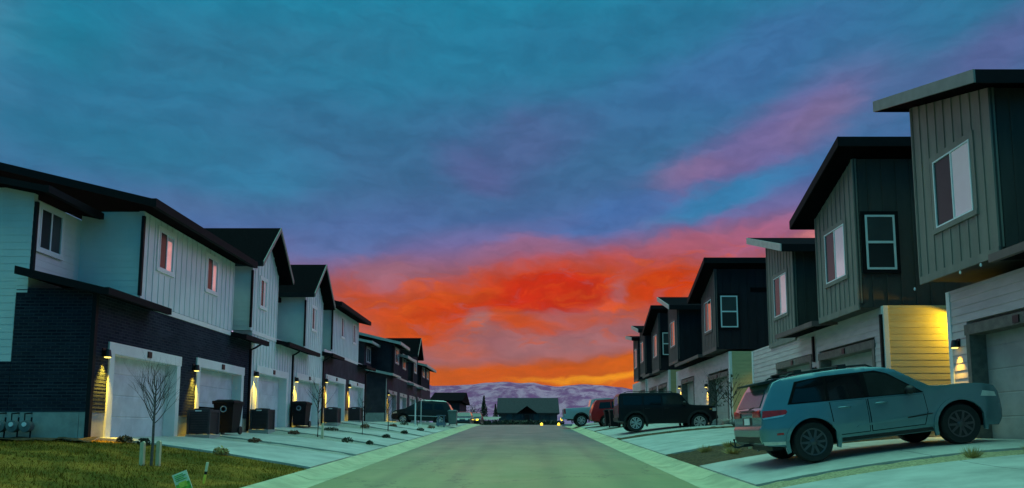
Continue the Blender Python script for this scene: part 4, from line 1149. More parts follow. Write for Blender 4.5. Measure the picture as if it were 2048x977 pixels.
for a in ((cx-.18,cx-.15,cy-.3,cy+.3),(cx+.15,cx+.18,cy-.3,cy+.3),(cx-.15,cx+.15,cy-.3,cy-.27),(cx-.15,cx+.15,cy+.27,cy+.3)): box(bm, *a, cz+.04, cz+.33)
tag(obj('plastic_crate', bm, mat('green_plastic', (.03,.16,.07), .5, .1), loc=(cx,cy,cz)), 'green crate on the floor under the brown wooden cabinet', 'crate')
# gas meters and a faucet on the end wall
METER = mat('grey_meter', (.13,.15,.15), .5, .15, 8.)
for i, px in enumerate((8, 34, 60)):
    x = X(px, 15.75); z = Z(853, 15.75)
    root = thing('gas_meter', (x, 15.72, z-.15), ['grey gas meter at the edge of the picture on the charcoal end wall','grey gas meter in the middle of the three on the end wall','grey gas meter of the three closest to the garage corner'][i], 'gas meter', 'gas meters on the end wall')
    bm = BM(); lathe(bm, [(.06,-.08),(.13,-.07),(.14,0),(.13,.07),(.06,.08)], 18, (x, 15.72, z), 'y'); obj('body', bm, METER, root, 50)
    bm = BM(); lathe(bm, [(.05,-.1),(.05,-.082)], 14, (x, 15.72, z+.04), 'y'); obj('dial', bm, FRAMEW, root)
    bm = BM(); tube(bm, [(x-.08,15.75,z+.1),(x-.08,15.75,z+.28),(x-.05,15.93,z+.3)], .018, 6); tube(bm, [(x+.08,15.75,z+.1),(x+.08,15.75,z+.2),(x+.08,15.72,z-.6)], .018, 6); obj('pipe', bm, PIPE, root)
# marker post and yard sign on the lawn
def marker():
    x, y = -5.55, 12.3; z = lot_z(x, y)
    root = thing('marker_post', (x, y, z), 'leaning white and yellow marker post with a black band on the lawn', 'marker post')
    d = Vector((.05, 0, .36)); p0 = Vector((x-.02, y, z)); 
    WHT = mat('marker_white', (.75,.74,.5), .5); YEL = mat('marker_yellow', (.85,.75,.08), .5)
    def seg(t0, t1, m, nm, r=.022):
        bm = BM(); tube(bm, [p0 + d*t0, p0 + d*t1], r, 10); obj(nm, bm, m, root, 50)
    seg(-.2, .42, YEL, 'lower_section'); seg(.425, .56, BLACKM, 'band', .024); seg(.565, 1., WHT, 'upper_section')
marker()
def yard_sign():
    x, y = X(382, 11.2), 11.2; z = lot_z(x, y)
    root = thing('yard_sign', (x, y, z), 'small tilted green and white lawn sign stuck in the grass', 'sign')
    M = Matrix.Rotation(R(-22), 4, 'Y')
    def pl(p): return Vector((x, y, z)) + (M @ Vector(p))
    def card(nm, m, a, b, c, d, t0, t1):
        bm = BM(); prism(bm, [pl((a,t0,c)), pl((b,t0,c)), pl((b,t0,d)), pl((a,t0,d))], (0, t1-t0, 0)); obj(nm, bm, m, root)
    card('panel', mat('sign_pale', (.85,.86,.62), .5, .1, 9.), -.12, .12, .02, .34, 0, .008)
    card('green_block', mat('sign_green', (.22,.50,.05), .5, .5, 16.), -.112, .112, .03, .17, -.004, -.001)
    card('yellow_patch', mat('sign_yellow_green', (.85,.85,.10), .5, .3, 16.), -.06, .07, .10, .19, -.008, -.005)
    for k in range(4): card('text_line', MAT['sign_green'], -.09, .09-.04*(k%2), .215+.028*k, .228+.028*k, -.004, -.001)
    bm = BM()
    for q in (-.07,.07): tube(bm, [pl((q,.004,.02)), Vector((x+q, y, z-.15))], .005, 6)
    obj('wire_stake', bm, PIPE, root)
yard_sign()
# amber lights at the end of the road
AMB = mat('amber_lens', (.9,.6,.1), .4, 0, 1, emit=(1,.62,.03), estr=3.)
for i, (px, py, d, hh, l) in enumerate(((1083,850,61,.0,'small amber light on the road crest, standing alone'),(1117,850,61,.0,'small amber light on the road crest nearest the pickup'),(1123,839,64,.5,'amber light raised on a thin post beside the pickup tail'))):
    x = X(px, d); z = Z(py, d); g = road_z(d)
    root = thing('amber_lamp', (x, d, g), l, 'lamp', 'amber lights at the end of the road')
    bm = BM(); lathe(bm, [(.02,-.16),(.09,-.06),(.12,.02),(.09,.12),(.03,.17)], 14, (x,d,z), 'z'); obj('lens', bm, AMB, root, 50)
    bm = BM(); tube(bm, [(x,d,g-.05),(x,d,z-.14)], .03, 6); lathe(bm, [(.12,0),(.1,.03)], 12, (x,d,g+.0), 'z'); obj('post', bm, BLACKM, root)

# ------------------------------------------------------------------ vehicles
TYRE = mat('tyre_rubber', (.012,.012,.012), .8, .2, 20.)
CARGLASS = mat('tinted_car_glass', (.006,.007,.009), .05, .1, 1., spec=.4)
MATTB = mat('matt_black_trim', (.006,.006,.007), .8, .1, 4., spec=.06)
CLEARG = mat('lighter_car_glass', (.022,.024,.024), .08, .2, 3., spec=.5)
CLAD = mat('black_plastic_trim', (.014,.014,.015), .55, .1, 4.)
REDL = mat('red_tail_lens', (.50,.012,.012), .15, .25, 14., spec=.6)
CLEARL = mat('clear_lamp_lens', (.55,.55,.52), .1, .1, 8., spec=.7)
AMBL = mat('amber_side_lens', (.75,.32,.03), .2, .1, 8., spec=.6)
CHROME = mat('bright_alloy', (.62,.62,.62), .3, .1, 8., metal=.8)
DKALLOY = mat('black_alloy', (.10,.10,.105), .28, .1, 8., metal=.8)

def car_paint(name, c, rough=.3, metal=.3): return mat(name, c, rough, .05, 2., spec=.5, metal=metal, coat=.6)

def sculpt(bm, hw, dx=.14, dz=.1, bbox=(0,5,0,2), cuts_y=(-.9,-.55,0,.55,.9)):
    x = bbox[0] + dx
    while x < bbox[1]:
        bmesh.ops.bisect_plane(bm, geom=bm.verts[:]+bm.edges[:]+bm.faces[:], plane_co=(x,0,0), plane_no=(1,0,0)); x += dx
    z = bbox[2] + dz
    while z < bbox[3]:
        bmesh.ops.bisect_plane(bm, geom=bm.verts[:]+bm.edges[:]+bm.faces[:], plane_co=(0,0,z), plane_no=(0,0,1)); z += dz
    for y in cuts_y:
        bmesh.ops.bisect_plane(bm, geom=bm.verts[:]+bm.edges[:]+bm.faces[:], plane_co=(0,y,0), plane_no=(0,1,0))

def lerp_tab(tab, v):
    if v <= tab[0][0]: return tab[0][1]
    for (a, x), (b, y) in zip(tab, tab[1:]):
        if v <= b: return x + (y-x)*(v-a)/(b-a)
    return tab[-1][1]

class Car:
    """local x runs from the rear bumper forwards, y across, z up from the ground"""
    def __init__(s, name, label, cat, L, W, ztab, xtab, wheels, wr, detail=True, group=None):
        s.root = thing(name, (0,0,0), label, cat, group); s.L, s.W = L, W; s.ztab, s.xtab = ztab, xtab; s.wx = wheels; s.wr = wr; s.detail = detail
    def hw(s, x, z): return s.W/2 * lerp_tab(s.ztab, z) * lerp_tab(s.xtab, x)
    def body(s, top, paint, arch, sill=.3, rear_z=.42, front_z=.30, under=None):
        pts = []; c0, c1 = s.wx; zc = s.wr
        xr, xf = top[0][0], top[-1][0]
        pts.append((xr + .08, rear_z))
        def arc(c):
            a0 = math.asin(max(-1, min(1, (sill - zc) / arch))); n = 12
            for k in range(n+1):
                a = math.pi - a0 - (math.pi - 2*a0) * k / n
                pts.append((c + arch*math.cos(a)*1.0, zc + arch*math.sin(a)*.97))
        ra = c0 - arch*math.cos(math.asin(max(-1,min(1,(sill-zc)/arch))))
        if ra - .03 > xr + .1: pts.append((ra - .02, (rear_z + sill)/2))
        arc(c0); arc(c1)
        pts.append((xf - .12, front_z))
        pts += top[::-1]
        # clean near-duplicates
        q = [pts[0]]
        for p in pts[1:]:
            if math.dist(p, q[-1]) > .012: q.append(p)
        bm = BM(); a = [bm.verts.new((x, -1, z)) for x, z in q]; b = [bm.verts.new((x, 1, z)) for x, z in q]; n = len(q)
        fa = bm.faces.new(a); fb = bm.faces.new(b[::-1]); 
        for i in range(n): bm.faces.new((a[i], b[i], b[(i+1)%n], a[(i+1)%n]))
        bmesh.ops.recalc_face_normals(bm, faces=bm.faces[:])
        if s.detail:
            es = [e for e in bm.edges if all(abs(v.co.y - e.verts[0].co.y) < 1e-6 for v in e.verts)]
            try: bmesh.ops.bevel(bm, geom=es, offset=.035, segments=2, profile=.5, affect='EDGES', clamp_overlap=True)
            except Exception: pass
        bmesh.ops.triangulate(bm, faces=[f for f in bm.faces if len(f.verts) > 4])
        step = (.12, .09) if s.detail else (.3, .22)
        sculpt(bm, None, step[0], step[1], (min(p[0] for p in q), max(p[0] for p in q), min(p[1] for p in q), max(p[1] for p in q)))
        for v in bm.verts:
            x, z = v.co.x, v.co.z; y = v.co.y
            v.co.y = y * s.hw(x, z)
            if z > .9: v.co.z += .025 * (1 - y*y) 
        bm.normal_update()
        for fc in bm.faces:
            c = fc.calc_center_median()
            inarch = any(math.hypot(c.x-w, c.z-zc) < arch + .02 for w in s.wx)
            fc.material_index = 1 if (fc.normal.z < -.35 and c.z < .75) or (inarch and abs(fc.normal.y) < .6) else 0
        o = obj('body', bm, [paint, CLAD], s.root, 38, local=True)
        bm = BM(); hwm = s.W/2 - .36
        box(bm, xr+.25, xf-.25, -hwm, hwm, sill-.02, zc+arch*.9); obj('underbody', bm, CLAD, s.root, local=True)
        return o
    def patch(s, poly, m, name, off=.006, side=None, parent=None, mats=None, d=.25, thick=.012):
        out = []
        for sg in ([-1, 1] if side is None else [side]):
            bm = BM(); bm.faces.new([bm.verts.new((x, sg, z)) for x, z in poly])
            bmesh.ops.triangulate(bm, faces=bm.faces[:])
            xs = [p[0] for p in poly]; zs = [p[1] for p in poly]
            sculpt(bm, None, .15, .09, (min(xs), max(xs), min(zs), max(zs)), ())
            front = [v for v in bm.verts]
            r = bmesh.ops.extrude_face_region(bm, geom=bm.faces[:]); nv = [e for e in r['geom'] if isinstance(e, bmesh.types.BMVert)]; ns = set(nv)
            for v in bm.verts:
                v.co.y = sg * (s.hw(v.co.x, v.co.z) + (off if v in ns else off - thick))
            out.append(obj(name, bm, m, parent or s.root, 40, local=True))
        return out
    def endpatch(s, poly, xf, m, name, off=.008, sgn=-1, parent=None, thick=.012):
        """panel on the rear (sgn -1) or front (+1): poly in (y/hw, z), x from table xf(z)"""
        bm = BM(); bm.faces.new([bm.verts.new((0, y, z)) for y, z in poly]); bmesh.ops.triangulate(bm, faces=bm.faces[:])
        zs = [p[1] for p in poly]; sculpt(bm, None, 9, .06, (0, .1, min(zs), max(zs)), ())
        r = bmesh.ops.extrude_face_region(bm, geom=bm.faces[:]); ns = set(e for e in r['geom'] if isinstance(e, bmesh.types.BMVert))
        for v in bm.verts:
            z = v.co.z; x = lerp_tab(xf, z); v.co.y *= s.hw(x, z); v.co.x = x + sgn*(off if v in ns else off - thick)
            if z > .9: v.co.z += .02
        return obj(name, bm, m, parent or s.root, 40, local=True)
    def wheels_(s, rimm, spokes=5, tw=.24, inset=.03, spw=.05):
        for cx in s.wx:
            for sg in (-1, 1):
                y0 = sg * (s.hw(cx, s.wr+.3) - inset - tw/2); r = s.wr
                bm = BM(); lathe(bm, [(r*.66,-tw/2+.02),(r*.93,-tw/2),(r*.985,-tw/2+.03),(r,-tw/4),(r,tw/4),(r*.985,tw/2-.03),(r*.93,tw/2),(r*.66,tw/2-.02)], 36, (cx,y0,r), 'y')
                w = obj('wheel', bm, TYRE, s.root, 40, local=True)
                bm = BM(); yo = y0 + sg*(tw/2 - .03)
                def ring(prof): lathe(bm, [(a, sg*b) for a, b in prof], 36, (cx, yo, r), 'y')
                ring([(r*.60,-.05),(r*.67,.0),(r*.665,.015),(r*.60,.012),(r*.59,-.05)])
                ring([(.07,.0),(.075,.012),(.05,.025),(.02,.026)])
                for k in range(spokes):
                    a = 2*math.pi*k/spokes + .3; ca, sa = math.cos(a), math.sin(a)
                    for dd in (-.055, .055):
                        p0 = Vector((cx + ca*.05 - sa*dd*.5, 0, r + sa*.05 + ca*dd*.5)); p1 = Vector((cx + ca*r*.62 - sa*dd*1.5, 0, r + sa*r*.62 + ca*dd*1.5))
                        u = (p1-p0).normalized(); n = Vector((-u.z, 0, u.x)) * spw * .5
                        prism(bm, [(*q,) for q in [(p0+n).to_tuple(), (p1+n*.8).to_tuple(), (p1-n*.8).to_tuple(), (p0-n).to_tuple()]], (0, .02, 0))
                        for v in bm.verts[-8:]: v.co.y += yo - .01 + sg*.008
                obj('rim', bm, rimm, w, 40, local=True)
                bm = BM(); lathe(bm, [(r*.58,0),(r*.58,sg*.01)], 24, (cx, yo - sg*.06, r), 'y'); obj('brake_disc', bm, BLACKM, w, local=True)
    def flares(s, arch, m, wdt=.07, off=.022):
        for c in s.wx:
            pl = []; n = 16; z0 = s.wr; lo = -.16
            a0 = math.asin(lo/arch) if abs(lo) < arch else 0
            for k in range(n+1):
                a = math.pi - a0 - (math.pi-2*a0)*k/n; pl.append((c+(arch-.004)*math.cos(a), z0+(arch-.004)*math.sin(a)*.97))
            for k in range(n, -1, -1):
                a = math.pi - a0 - (math.pi-2*a0)*k/n; pl.append((c+(arch+wdt)*math.cos(a), z0+(arch+wdt)*math.sin(a)*.97))
            s.patch(pl, m, 'wheel_arch_trim', off, thick=.05)
    def mirror(s, x, z, m):
        for sg in (-1, 1):
            y = sg*(s.hw(x, z)); bm = BM()
            bmesh.ops.create_icosphere(bm, subdivisions=2, radius=1)
            for v in bm.verts: v.co = Vector((x + v.co.x*.09, y + sg*.13 + v.co.y*.115, z + .05 + v.co.z*.085))
            box(bm, x-.03, x+.03, min(y, y+sg*.1)-.01, max(y, y+sg*.1), z-.01, z+.03)
            obj('mirror', bm, m, s.root, 50, local=True)
    def place(s, X_rear, y_near, heading=1, zoff=0., zr=None, zf=None, pitch=None):
        """heading +1: nose towards +x. y_near: world y of the side facing the camera"""
        r = s.root; yc = y_near + s.W/2
        xa, xb = X_rear + heading*s.wx[0], X_rear + heading*s.wx[1]
        za = lot_z(xa, yc) + .036 if zr is None else zr; zb = lot_z(xb, yc) + .036 if zf is None else zf
        p = math.atan2(zb - za, s.wx[1] - s.wx[0])
        z0 = za - s.wx[0]*math.tan(p)
        r.location = (X_rear, yc, z0); r.rotation_euler = (0, -p, 0 if heading > 0 else math.pi)

def blue_suv():
    P = car_paint('grey_blue_paint', (.12,.235,.27), .25, .5)
    c = Car('parked_suv', 'grey-blue SUV with black wheels and a rear tow hitch, nose to the nearest garage', 'SUV', 4.82, 1.94,
            [(.25,.93),(.45,.975),(.7,1.),(.95,.99),(1.08,.98),(1.14,.96),(1.45,.875),(1.66,.80),(1.8,.72)],
            [(0,.90),(.12,.95),(.35,.98),(.8,1.),(4.0,1.),(4.4,.985),(4.62,.95),(4.76,.89),(4.82,.84)], (.99, 3.905), .395)
    top = [(.03,.46),(.0,.56),(.005,.74),(.045,.80),(.06,.90),(.075,1.08),(.16,1.22),(.35,1.53),(.43,1.63),(.60,1.685),(1.1,1.725),(1.7,1.74),(2.3,1.725),(2.62,1.68),(2.85,1.60),(3.14,1.39),(3.42,1.205),(3.56,1.185),(4.1,1.165),(4.45,1.13),(4.70,1.06),(4.79,.93),(4.82,.74),(4.83,.56),(4.81,.42)]
    c.body(top, P, .485, .31, .40, .28)
    c.flares(.485, P, .065, .02)
    # glass: quarter, rear door, front door
    belt = lambda x: 1.19 - .028*x + (.02 if x < .9 else 0)
    c.patch([(.68,1.19),(1.36,1.155),(1.40,1.600),(1.1,1.595),(.88,1.555)], CARGLASS, 'side_window', .012)
    c.patch([(1.42,1.152),(2.10,1.130),(2.12,1.600),(1.46,1.588)], CARGLASS, 'side_window', .012)
    c.patch([(2.20,1.128),(3.20,1.108),(2.99,1.26),(2.78,1.43),(2.60,1.545),(2.42,1.590),(2.22,1.600)], CLEARG, 'side_window', .012)
    c.patch([(.60,1.165),(3.27,1.088),(2.68,1.545),(2.45,1.63),(1.4,1.64),(.84,1.595)], MATTB, 'window_surround', .005)
    # doors: dark seam patch under a slightly smaller paint patch
    for d in ([(1.42,.56),(1.50,.46),(2.12,.46),(2.13,1.095),(1.40,1.12)], [(2.15,.46),(3.20,.46),(3.28,.70),(3.26,1.06),(2.15,1.095)]):
        cx = sum(p[0] for p in d)/len(d); cz = sum(p[1] for p in d)/len(d)
        inn = [(p[0] + (.014 if p[0] < cx else -.014), p[1] + (.014 if p[1] < cz else -.004)) for p in d]
        for sg in (-1, 1):
            dr = c.patch(inn, P, 'door', .008, sg)[0]
            c.patch(d, MATTB, 'door_gap', .004, sg, dr)
            hx = d[0][0] + .14
            bm = BM(); y = c.hw(hx, 1.0)
            tube(bm, [(hx, sg*(y+.01), .985), (hx+.03, sg*(y+.045), .99), (hx+.20, sg*(y+.045), .985), (hx+.23, sg*(y+.01), .98)], .016, 8); obj('handle', bm, P, dr, 60, local=True)
    c.patch([(1.85,.575),(3.10,.60),(3.12,.66),(3.0,.67),(1.9,.615)], P, 'door_moulding', .03, thick=.04)
    c.patch([(2.85,.625),(3.34,.650),(3.34,.672),(2.85,.650)], CLAD, 'badge_strip', .036)
    c.patch([(1.42,.33),(3.36,.33),(3.33,.40),(1.46,.40)], CLAD, 'sill_trim', .012)
    # rear: table of x over z
    xf = [(.46,.03),(.56,.0),(.74,.005),(.80,.045),(.90,.06),(1.08,.075),(1.22,.16),(1.53,.35),(1.63,.43)]
    c.endpatch([(-.80,1.16),(.80,1.16),(.74,1.50),(-.74,1.50)], xf, mat('dark_rear_glass', (.03,.06,.07), .12, .15, 3., spec=.2), 'rear_window', .012)
    c.endpatch([(-.94,.965),(-.46,.965),(-.46,1.075),(-.94,1.11)], xf, REDL, 'tail_light', .022); c.endpatch([(.46,.965),(.94,.965),(.94,1.11),(.46,1.075)], xf, REDL, 'tail_light', .022)
    c.patch([(.075,.962),(.52,.985),(.56,1.03),(.54,1.075),(.10,1.10)], REDL, 'tail_light', .012)
    c.patch([(.09,.935),(.46,.95),(.52,.985),(.075,.962)], CHROME, 'tail_light_base', .014)
    c.endpatch([(-.34,.83),(.34,.83),(.34,.965),(-.34,.965)], xf, CLAD, 'plate_recess', .004)
    pl = c.endpatch([(-.19,.84),(.19,.84),(.19,.955),(-.19,.955)], xf, FRAMEW, 'licence_plate', .014)
    c.endpatch([(-.55,1.09),(.55,1.09),(.5,1.12),(-.5,1.12)], xf, CLAD, 'tailgate_handle', .03)
    c.endpatch([(-.9,.47),(.9,.47),(.9,.60),(-.9,.60)], xf, CLAD, 'bumper_insert', .006)
    c.patch([(.05,.43),(.50,.40),(.52,.46),(.03,.50)], CHROME, 'bumper_trim', .010)
    c.patch([(.30,.60),(.43,.60),(.43,.64),(.30,.64)], REDL, 'reflector', .008)
    bm = BM(); prism(bm, [(.14,-.66,1.655),(.52,-.66,1.705),(.60,-.66,1.685),(.40,-.66,1.63),(.18,-.66,1.625)], (0,1.32,0)); obj('spoiler', bm, CLAD, c.root, local=True)
    bm = BM(); lathe(bm, [(.03,0),(.012,.02),(.004,.05)], 10, (.7,0,1.69), 'z'); obj('antenna', bm, P, c.root, 50, local=True)
    # wiper on the rear glass
    bm = BM(); tube(bm, [(.10,-.1,1.15),(.13,-.42,1.19)], .012, 6); obj('rear_wiper', bm, CLAD, c.root, local=True)
    # front lamps, grille, windscreen
    wf = [(1.205,3.42),(1.39,3.14),(1.60,2.85)]
    c.endpatch([(-.86,1.21),(.86,1.21),(.80,1.585),(-.80,1.585)], wf, CLEARG, 'windshield', .012, 1)
    ff = [(.42,4.80),(.56,4.82),(.72,4.79),(.86,4.75),(.96,4.66)]
    c.patch([(4.36,.88),(4.70,.84),(4.68,.93),(4.42,.985)], CLEARL, 'headlight', .008)
    c.endpatch([(-.95,.80),(-.55,.80),(-.55,.92),(-.95,.93)], ff, CLEARL, 'headlight', .012, 1); c.endpatch([(.55,.80),(.95,.80),(.95,.93),(.55,.92)], ff, CLEARL, 'headlight', .012, 1)
    c.endpatch([(-.5,.78),(.5,.78),(.5,.92),(-.5,.92)], ff, CLAD, 'grille', .012, 1)
    # roof rails and cross bars
    for sg in (-1, 1):
        bm = BM(); y = sg*.60; tube(bm, [(.75,y,1.70),(.85,y,1.765),(1.6,y,1.79),(2.4,y,1.765),(2.52,y,1.70)], .02, 8); obj('roof_rail', bm, CLAD, c.root, 60, local=True)
    for x in (1.0, 1.9):
        bm = BM(); box(bm, x-.07, x+.09, -.62, .62, 1.805, 1.83); box(bm, x-.08, x+.08, -.66, -.56, 1.745, 1.827); box(bm, x-.08, x+.08, .56, .66, 1.745, 1.827); obj('cross_bar', bm, CLAD, c.root, local=True)
    c.mirror(2.95, 1.12, CLAD)
    c.wheels_(DKALLOY, 5, .255)
    # steering wheel and seats seen through the glass are dark; tow hitch
    bm = BM(); box(bm, -.10, .3, -.03, .03, .40, .46); tube(bm, [(-.08,0,.43),(-.22,0,.41),(-.30,0,.43)], .022, 8); tube(bm, [(-.26,0,.42),(-.27,0,.55)], .014, 8); lathe(bm, [(.018,-.02),(.026,0),(.018,.02)], 12, (-.27,0,.57), 'z'); tube(bm, [(-.30,0,.44),(-.36,0,.50),(-.35,0,.56)], .012, 8)
    obj('tow_hitch', bm, BLACKM, c.root, 50, local=True)
    c.place(4.68, 13.66)
blue_suv()

def boxy_suv():
    P = mat('black_paint', (.006,.006,.008), .35, .05, 2., spec=.25)
    c = Car('parked_suv', 'black boxy SUV with bright alloy wheels parked nose to the brown houses', 'SUV', 4.72, 1.92,
            [(.25,.94),(.5,1.),(1.15,1.),(1.25,.97),(1.8,.86),(1.95,.80)], [(0,.95),(.1,1.),(4.3,1.),(4.55,.97),(4.72,.92)], (.80, 3.82), .41)
    top = [(.02,.5),(.0,.62),(.0,1.15),(.03,1.72),(.10,1.81),(.5,1.845),(2.6,1.845),(2.88,1.80),(3.02,1.70),(3.35,1.27),(3.5,1.235),(4.4,1.19),(4.58,1.14),(4.66,1.0),(4.68,.75),(4.72,.62),(4.70,.48)]
    c.body(top, P, .50, .40, .5, .42); c.flares(.50, CLAD, .09, .03)
    for w in ([(.22,1.26),(1.12,1.26),(1.12,1.70),(.22,1.70)], [(1.20,1.26),(2.02,1.26),(2.02,1.70),(1.20,1.70)]): c.patch(w, CARGLASS, 'side_window', .01)
    c.patch([(2.10,1.26),(3.20,1.26),(2.88,1.70),(2.10,1.70)], CLEARG, 'side_window', .01)
    xf = [(.5,.02),(.62,0),(1.15,0),(1.72,.03)]
    c.endpatch([(-.8,1.25),(.8,1.25),(.76,1.68),(-.76,1.68)], xf, CARGLASS, 'rear_window', .012)
    for a, b in ((-.97,-.82),(.82,.97)):
        c.endpatch([(a,1.32),(b,1.32),(b,1.66),(a,1.66)], xf, AMBL, 'tail_light', .02); c.endpatch([(a,.86),(b,.86),(b,1.12),(a,1.12)], xf, REDL, 'tail_light', .02)
    c.endpatch([(-.95,.52),(.95,.52),(.95,.68),(-.95,.68)], xf, CLAD, 'rear_bumper', .05, thick=.05)
    for d in ([(1.16,.55),(2.04,.55),(2.04,1.2),(1.16,1.2)], [(2.07,.55),(3.05,.55),(3.15,1.2),(2.07,1.2)]):
        for sg in (-1, 1):
            dr = c.patch([(p[0], p[1]) for p in d], P, 'door', .008, sg)[0]
            bm = BM(); y = sg*(c.hw(2,1.05)+.03); tube(bm, [(d[0][0]+.1,y,1.08),(d[0][0]+.3,y,1.08)], .018, 8); obj('handle', bm, P, dr, 60, local=True)
    c.endpatch([(-.86,1.29),(.86,1.29),(.80,1.70),(-.80,1.70)], [(1.27,3.35),(1.70,3.02)], CLEARG, 'windshield', .012, 1)
    c.patch([(4.44,.93),(4.655,.93),(4.63,1.08),(4.44,1.08)], CLEARL, 'headlight', .008)
    c.patch([(4.30,1.0),(4.40,1.0),(4.40,1.05),(4.30,1.05)], AMBL, 'side_marker', .008)
    c.endpatch([(-.6,.85),(.6,.85),(.6,1.08),(-.6,1.08)], [(.75,4.68),(1.0,4.66),(1.14,4.58)], CLAD, 'grille', .012, 1)
    for sg in (-1,1):
        bm = BM(); tube(bm, [(.3,sg*.7,1.86),(.45,sg*.7,1.9),(2.5,sg*.7,1.9),(2.6,sg*.7,1.86)], .018, 8); obj('roof_rail', bm, CLAD, c.root, 60, local=True)
    c.mirror(3.1, 1.28, CLAD)
    c.wheels_(CHROME, 6, .26, .02, .06)
    c.place(4.45, 33.2, zr=-.04, zf=-.0)
boxy_suv()

def red_suv():
    P = mat('dark_red_paint', (.34,.008,.010), .4, .05, 2., spec=.3)
    c = Car('parked_suv', 'dark red SUV seen between the black SUV and the pickup', 'SUV', 4.8, 1.9,
            [(.25,.94),(.6,1.),(1.1,1.),(1.2,.97),(1.75,.80),(1.9,.72)], [(0,.92),(.2,1.),(4.4,1.),(4.8,.84)], (.98,3.85), .38, False)
    top = [(.02,.5),(.0,.62),(.02,.95),(.10,1.15),(.28,1.62),(.45,1.78),(2.4,1.80),(2.8,1.72),(3.4,1.22),(4.4,1.08),(4.7,.95),(4.8,.6),(4.78,.45)]
    c.body(top, P, .45, .32, .42, .32)
    c.patch([(.5,1.2),(1.3,1.2),(1.3,1.62),(.62,1.62)], CARGLASS, 'side_window', .012); c.patch([(1.36,1.2),(2.15,1.2),(2.15,1.64),(1.36,1.64)], CARGLASS, 'side_window', .012); c.patch([(2.2,1.2),(3.2,1.18),(2.75,1.62),(2.2,1.64)], CARGLASS, 'side_window', .012)
    xf = [(.5,.02),(.62,0),(.95,.02),(1.15,.1),(1.62,.28)]
    c.endpatch([(-.7,1.24),(.7,1.24),(.62,1.50),(-.62,1.50)], xf, CARGLASS, 'rear_window', .012)
    for a, b in ((-.97,-.72),(.72,.97)): c.endpatch([(a,.98),(b,.98),(b,1.2),(a,1.2)], xf, REDL, 'tail_light', .02)
    c.endpatch([(-.18,.8),(.18,.8),(.18,.92),(-.18,.92)], xf, FRAMEW, 'licence_plate', .015)
    c.wheels_(CHROME, 5, .24)
    c.place(4.4, 46., zr=.27, zf=.42)
red_suv()

def pickup():
    P = car_paint('silver_blue_paint', (.34,.40,.42), .35, .3)
    c = Car('pickup_truck', 'pale silver-blue pickup truck with red tail lights sticking out past the red SUV', 'pickup truck', 5.8, 2.0,
            [(.3,.95),(.6,1.),(1.3,1.),(1.4,.96),(1.9,.80)], [(0,.97),(.2,1.),(5.3,1.),(5.8,.86)], (1.25,4.85), .43, False)
    top = [(.02,.62),(.0,.75),(.02,1.36),(.05,1.38),(1.9,1.38),(1.95,1.40),(2.1,1.92),(2.4,1.98),(3.4,1.98),(3.7,1.9),(4.3,1.4),(5.4,1.28),(5.7,1.1),(5.8,.7),(5.76,.5)]
    c.body(top, P, .55, .5, .62, .45); c.flares(.55, CLAD, .07, .03)
    c.patch([(2.2,1.44),(2.95,1.44),(2.95,1.84),(2.32,1.84)], CARGLASS, 'side_window', .012); c.patch([(3.0,1.44),(4.1,1.42),(3.65,1.82),(3.0,1.84)], CARGLASS, 'side_window', .012)
    xf = [(.62,.02),(.75,0),(1.36,.02)]
    for a, b in ((-.99,-.80),(.80,.99)):
        c.endpatch([(a,.98),(b,.98),(b,1.34),(a,1.34)], xf, REDL, 'tail_light', .025); c.endpatch([(a,.86),(b,.86),(b,.97),(a,.97)], xf, CLEARL, 'reverse_light', .025)
    c.patch([(.03,.98),(.13,.98),(.13,1.34),(.03,1.34)], REDL, 'tail_light', .012); c.patch([(.03,.86),(.12,.86),(.12,.97),(.03,.97)], CLEARL, 'reverse_light', .012)
    bm = BM(); box(bm, -.16, .03, -.9, .9, .58, .78); obj('rear_bumper', bm, CHROME, c.root, local=True)
    c.wheels_(CHROME, 6, .28, .0)
    c.place(2.95, 52.0, zr=.34, zf=.55)
pickup()

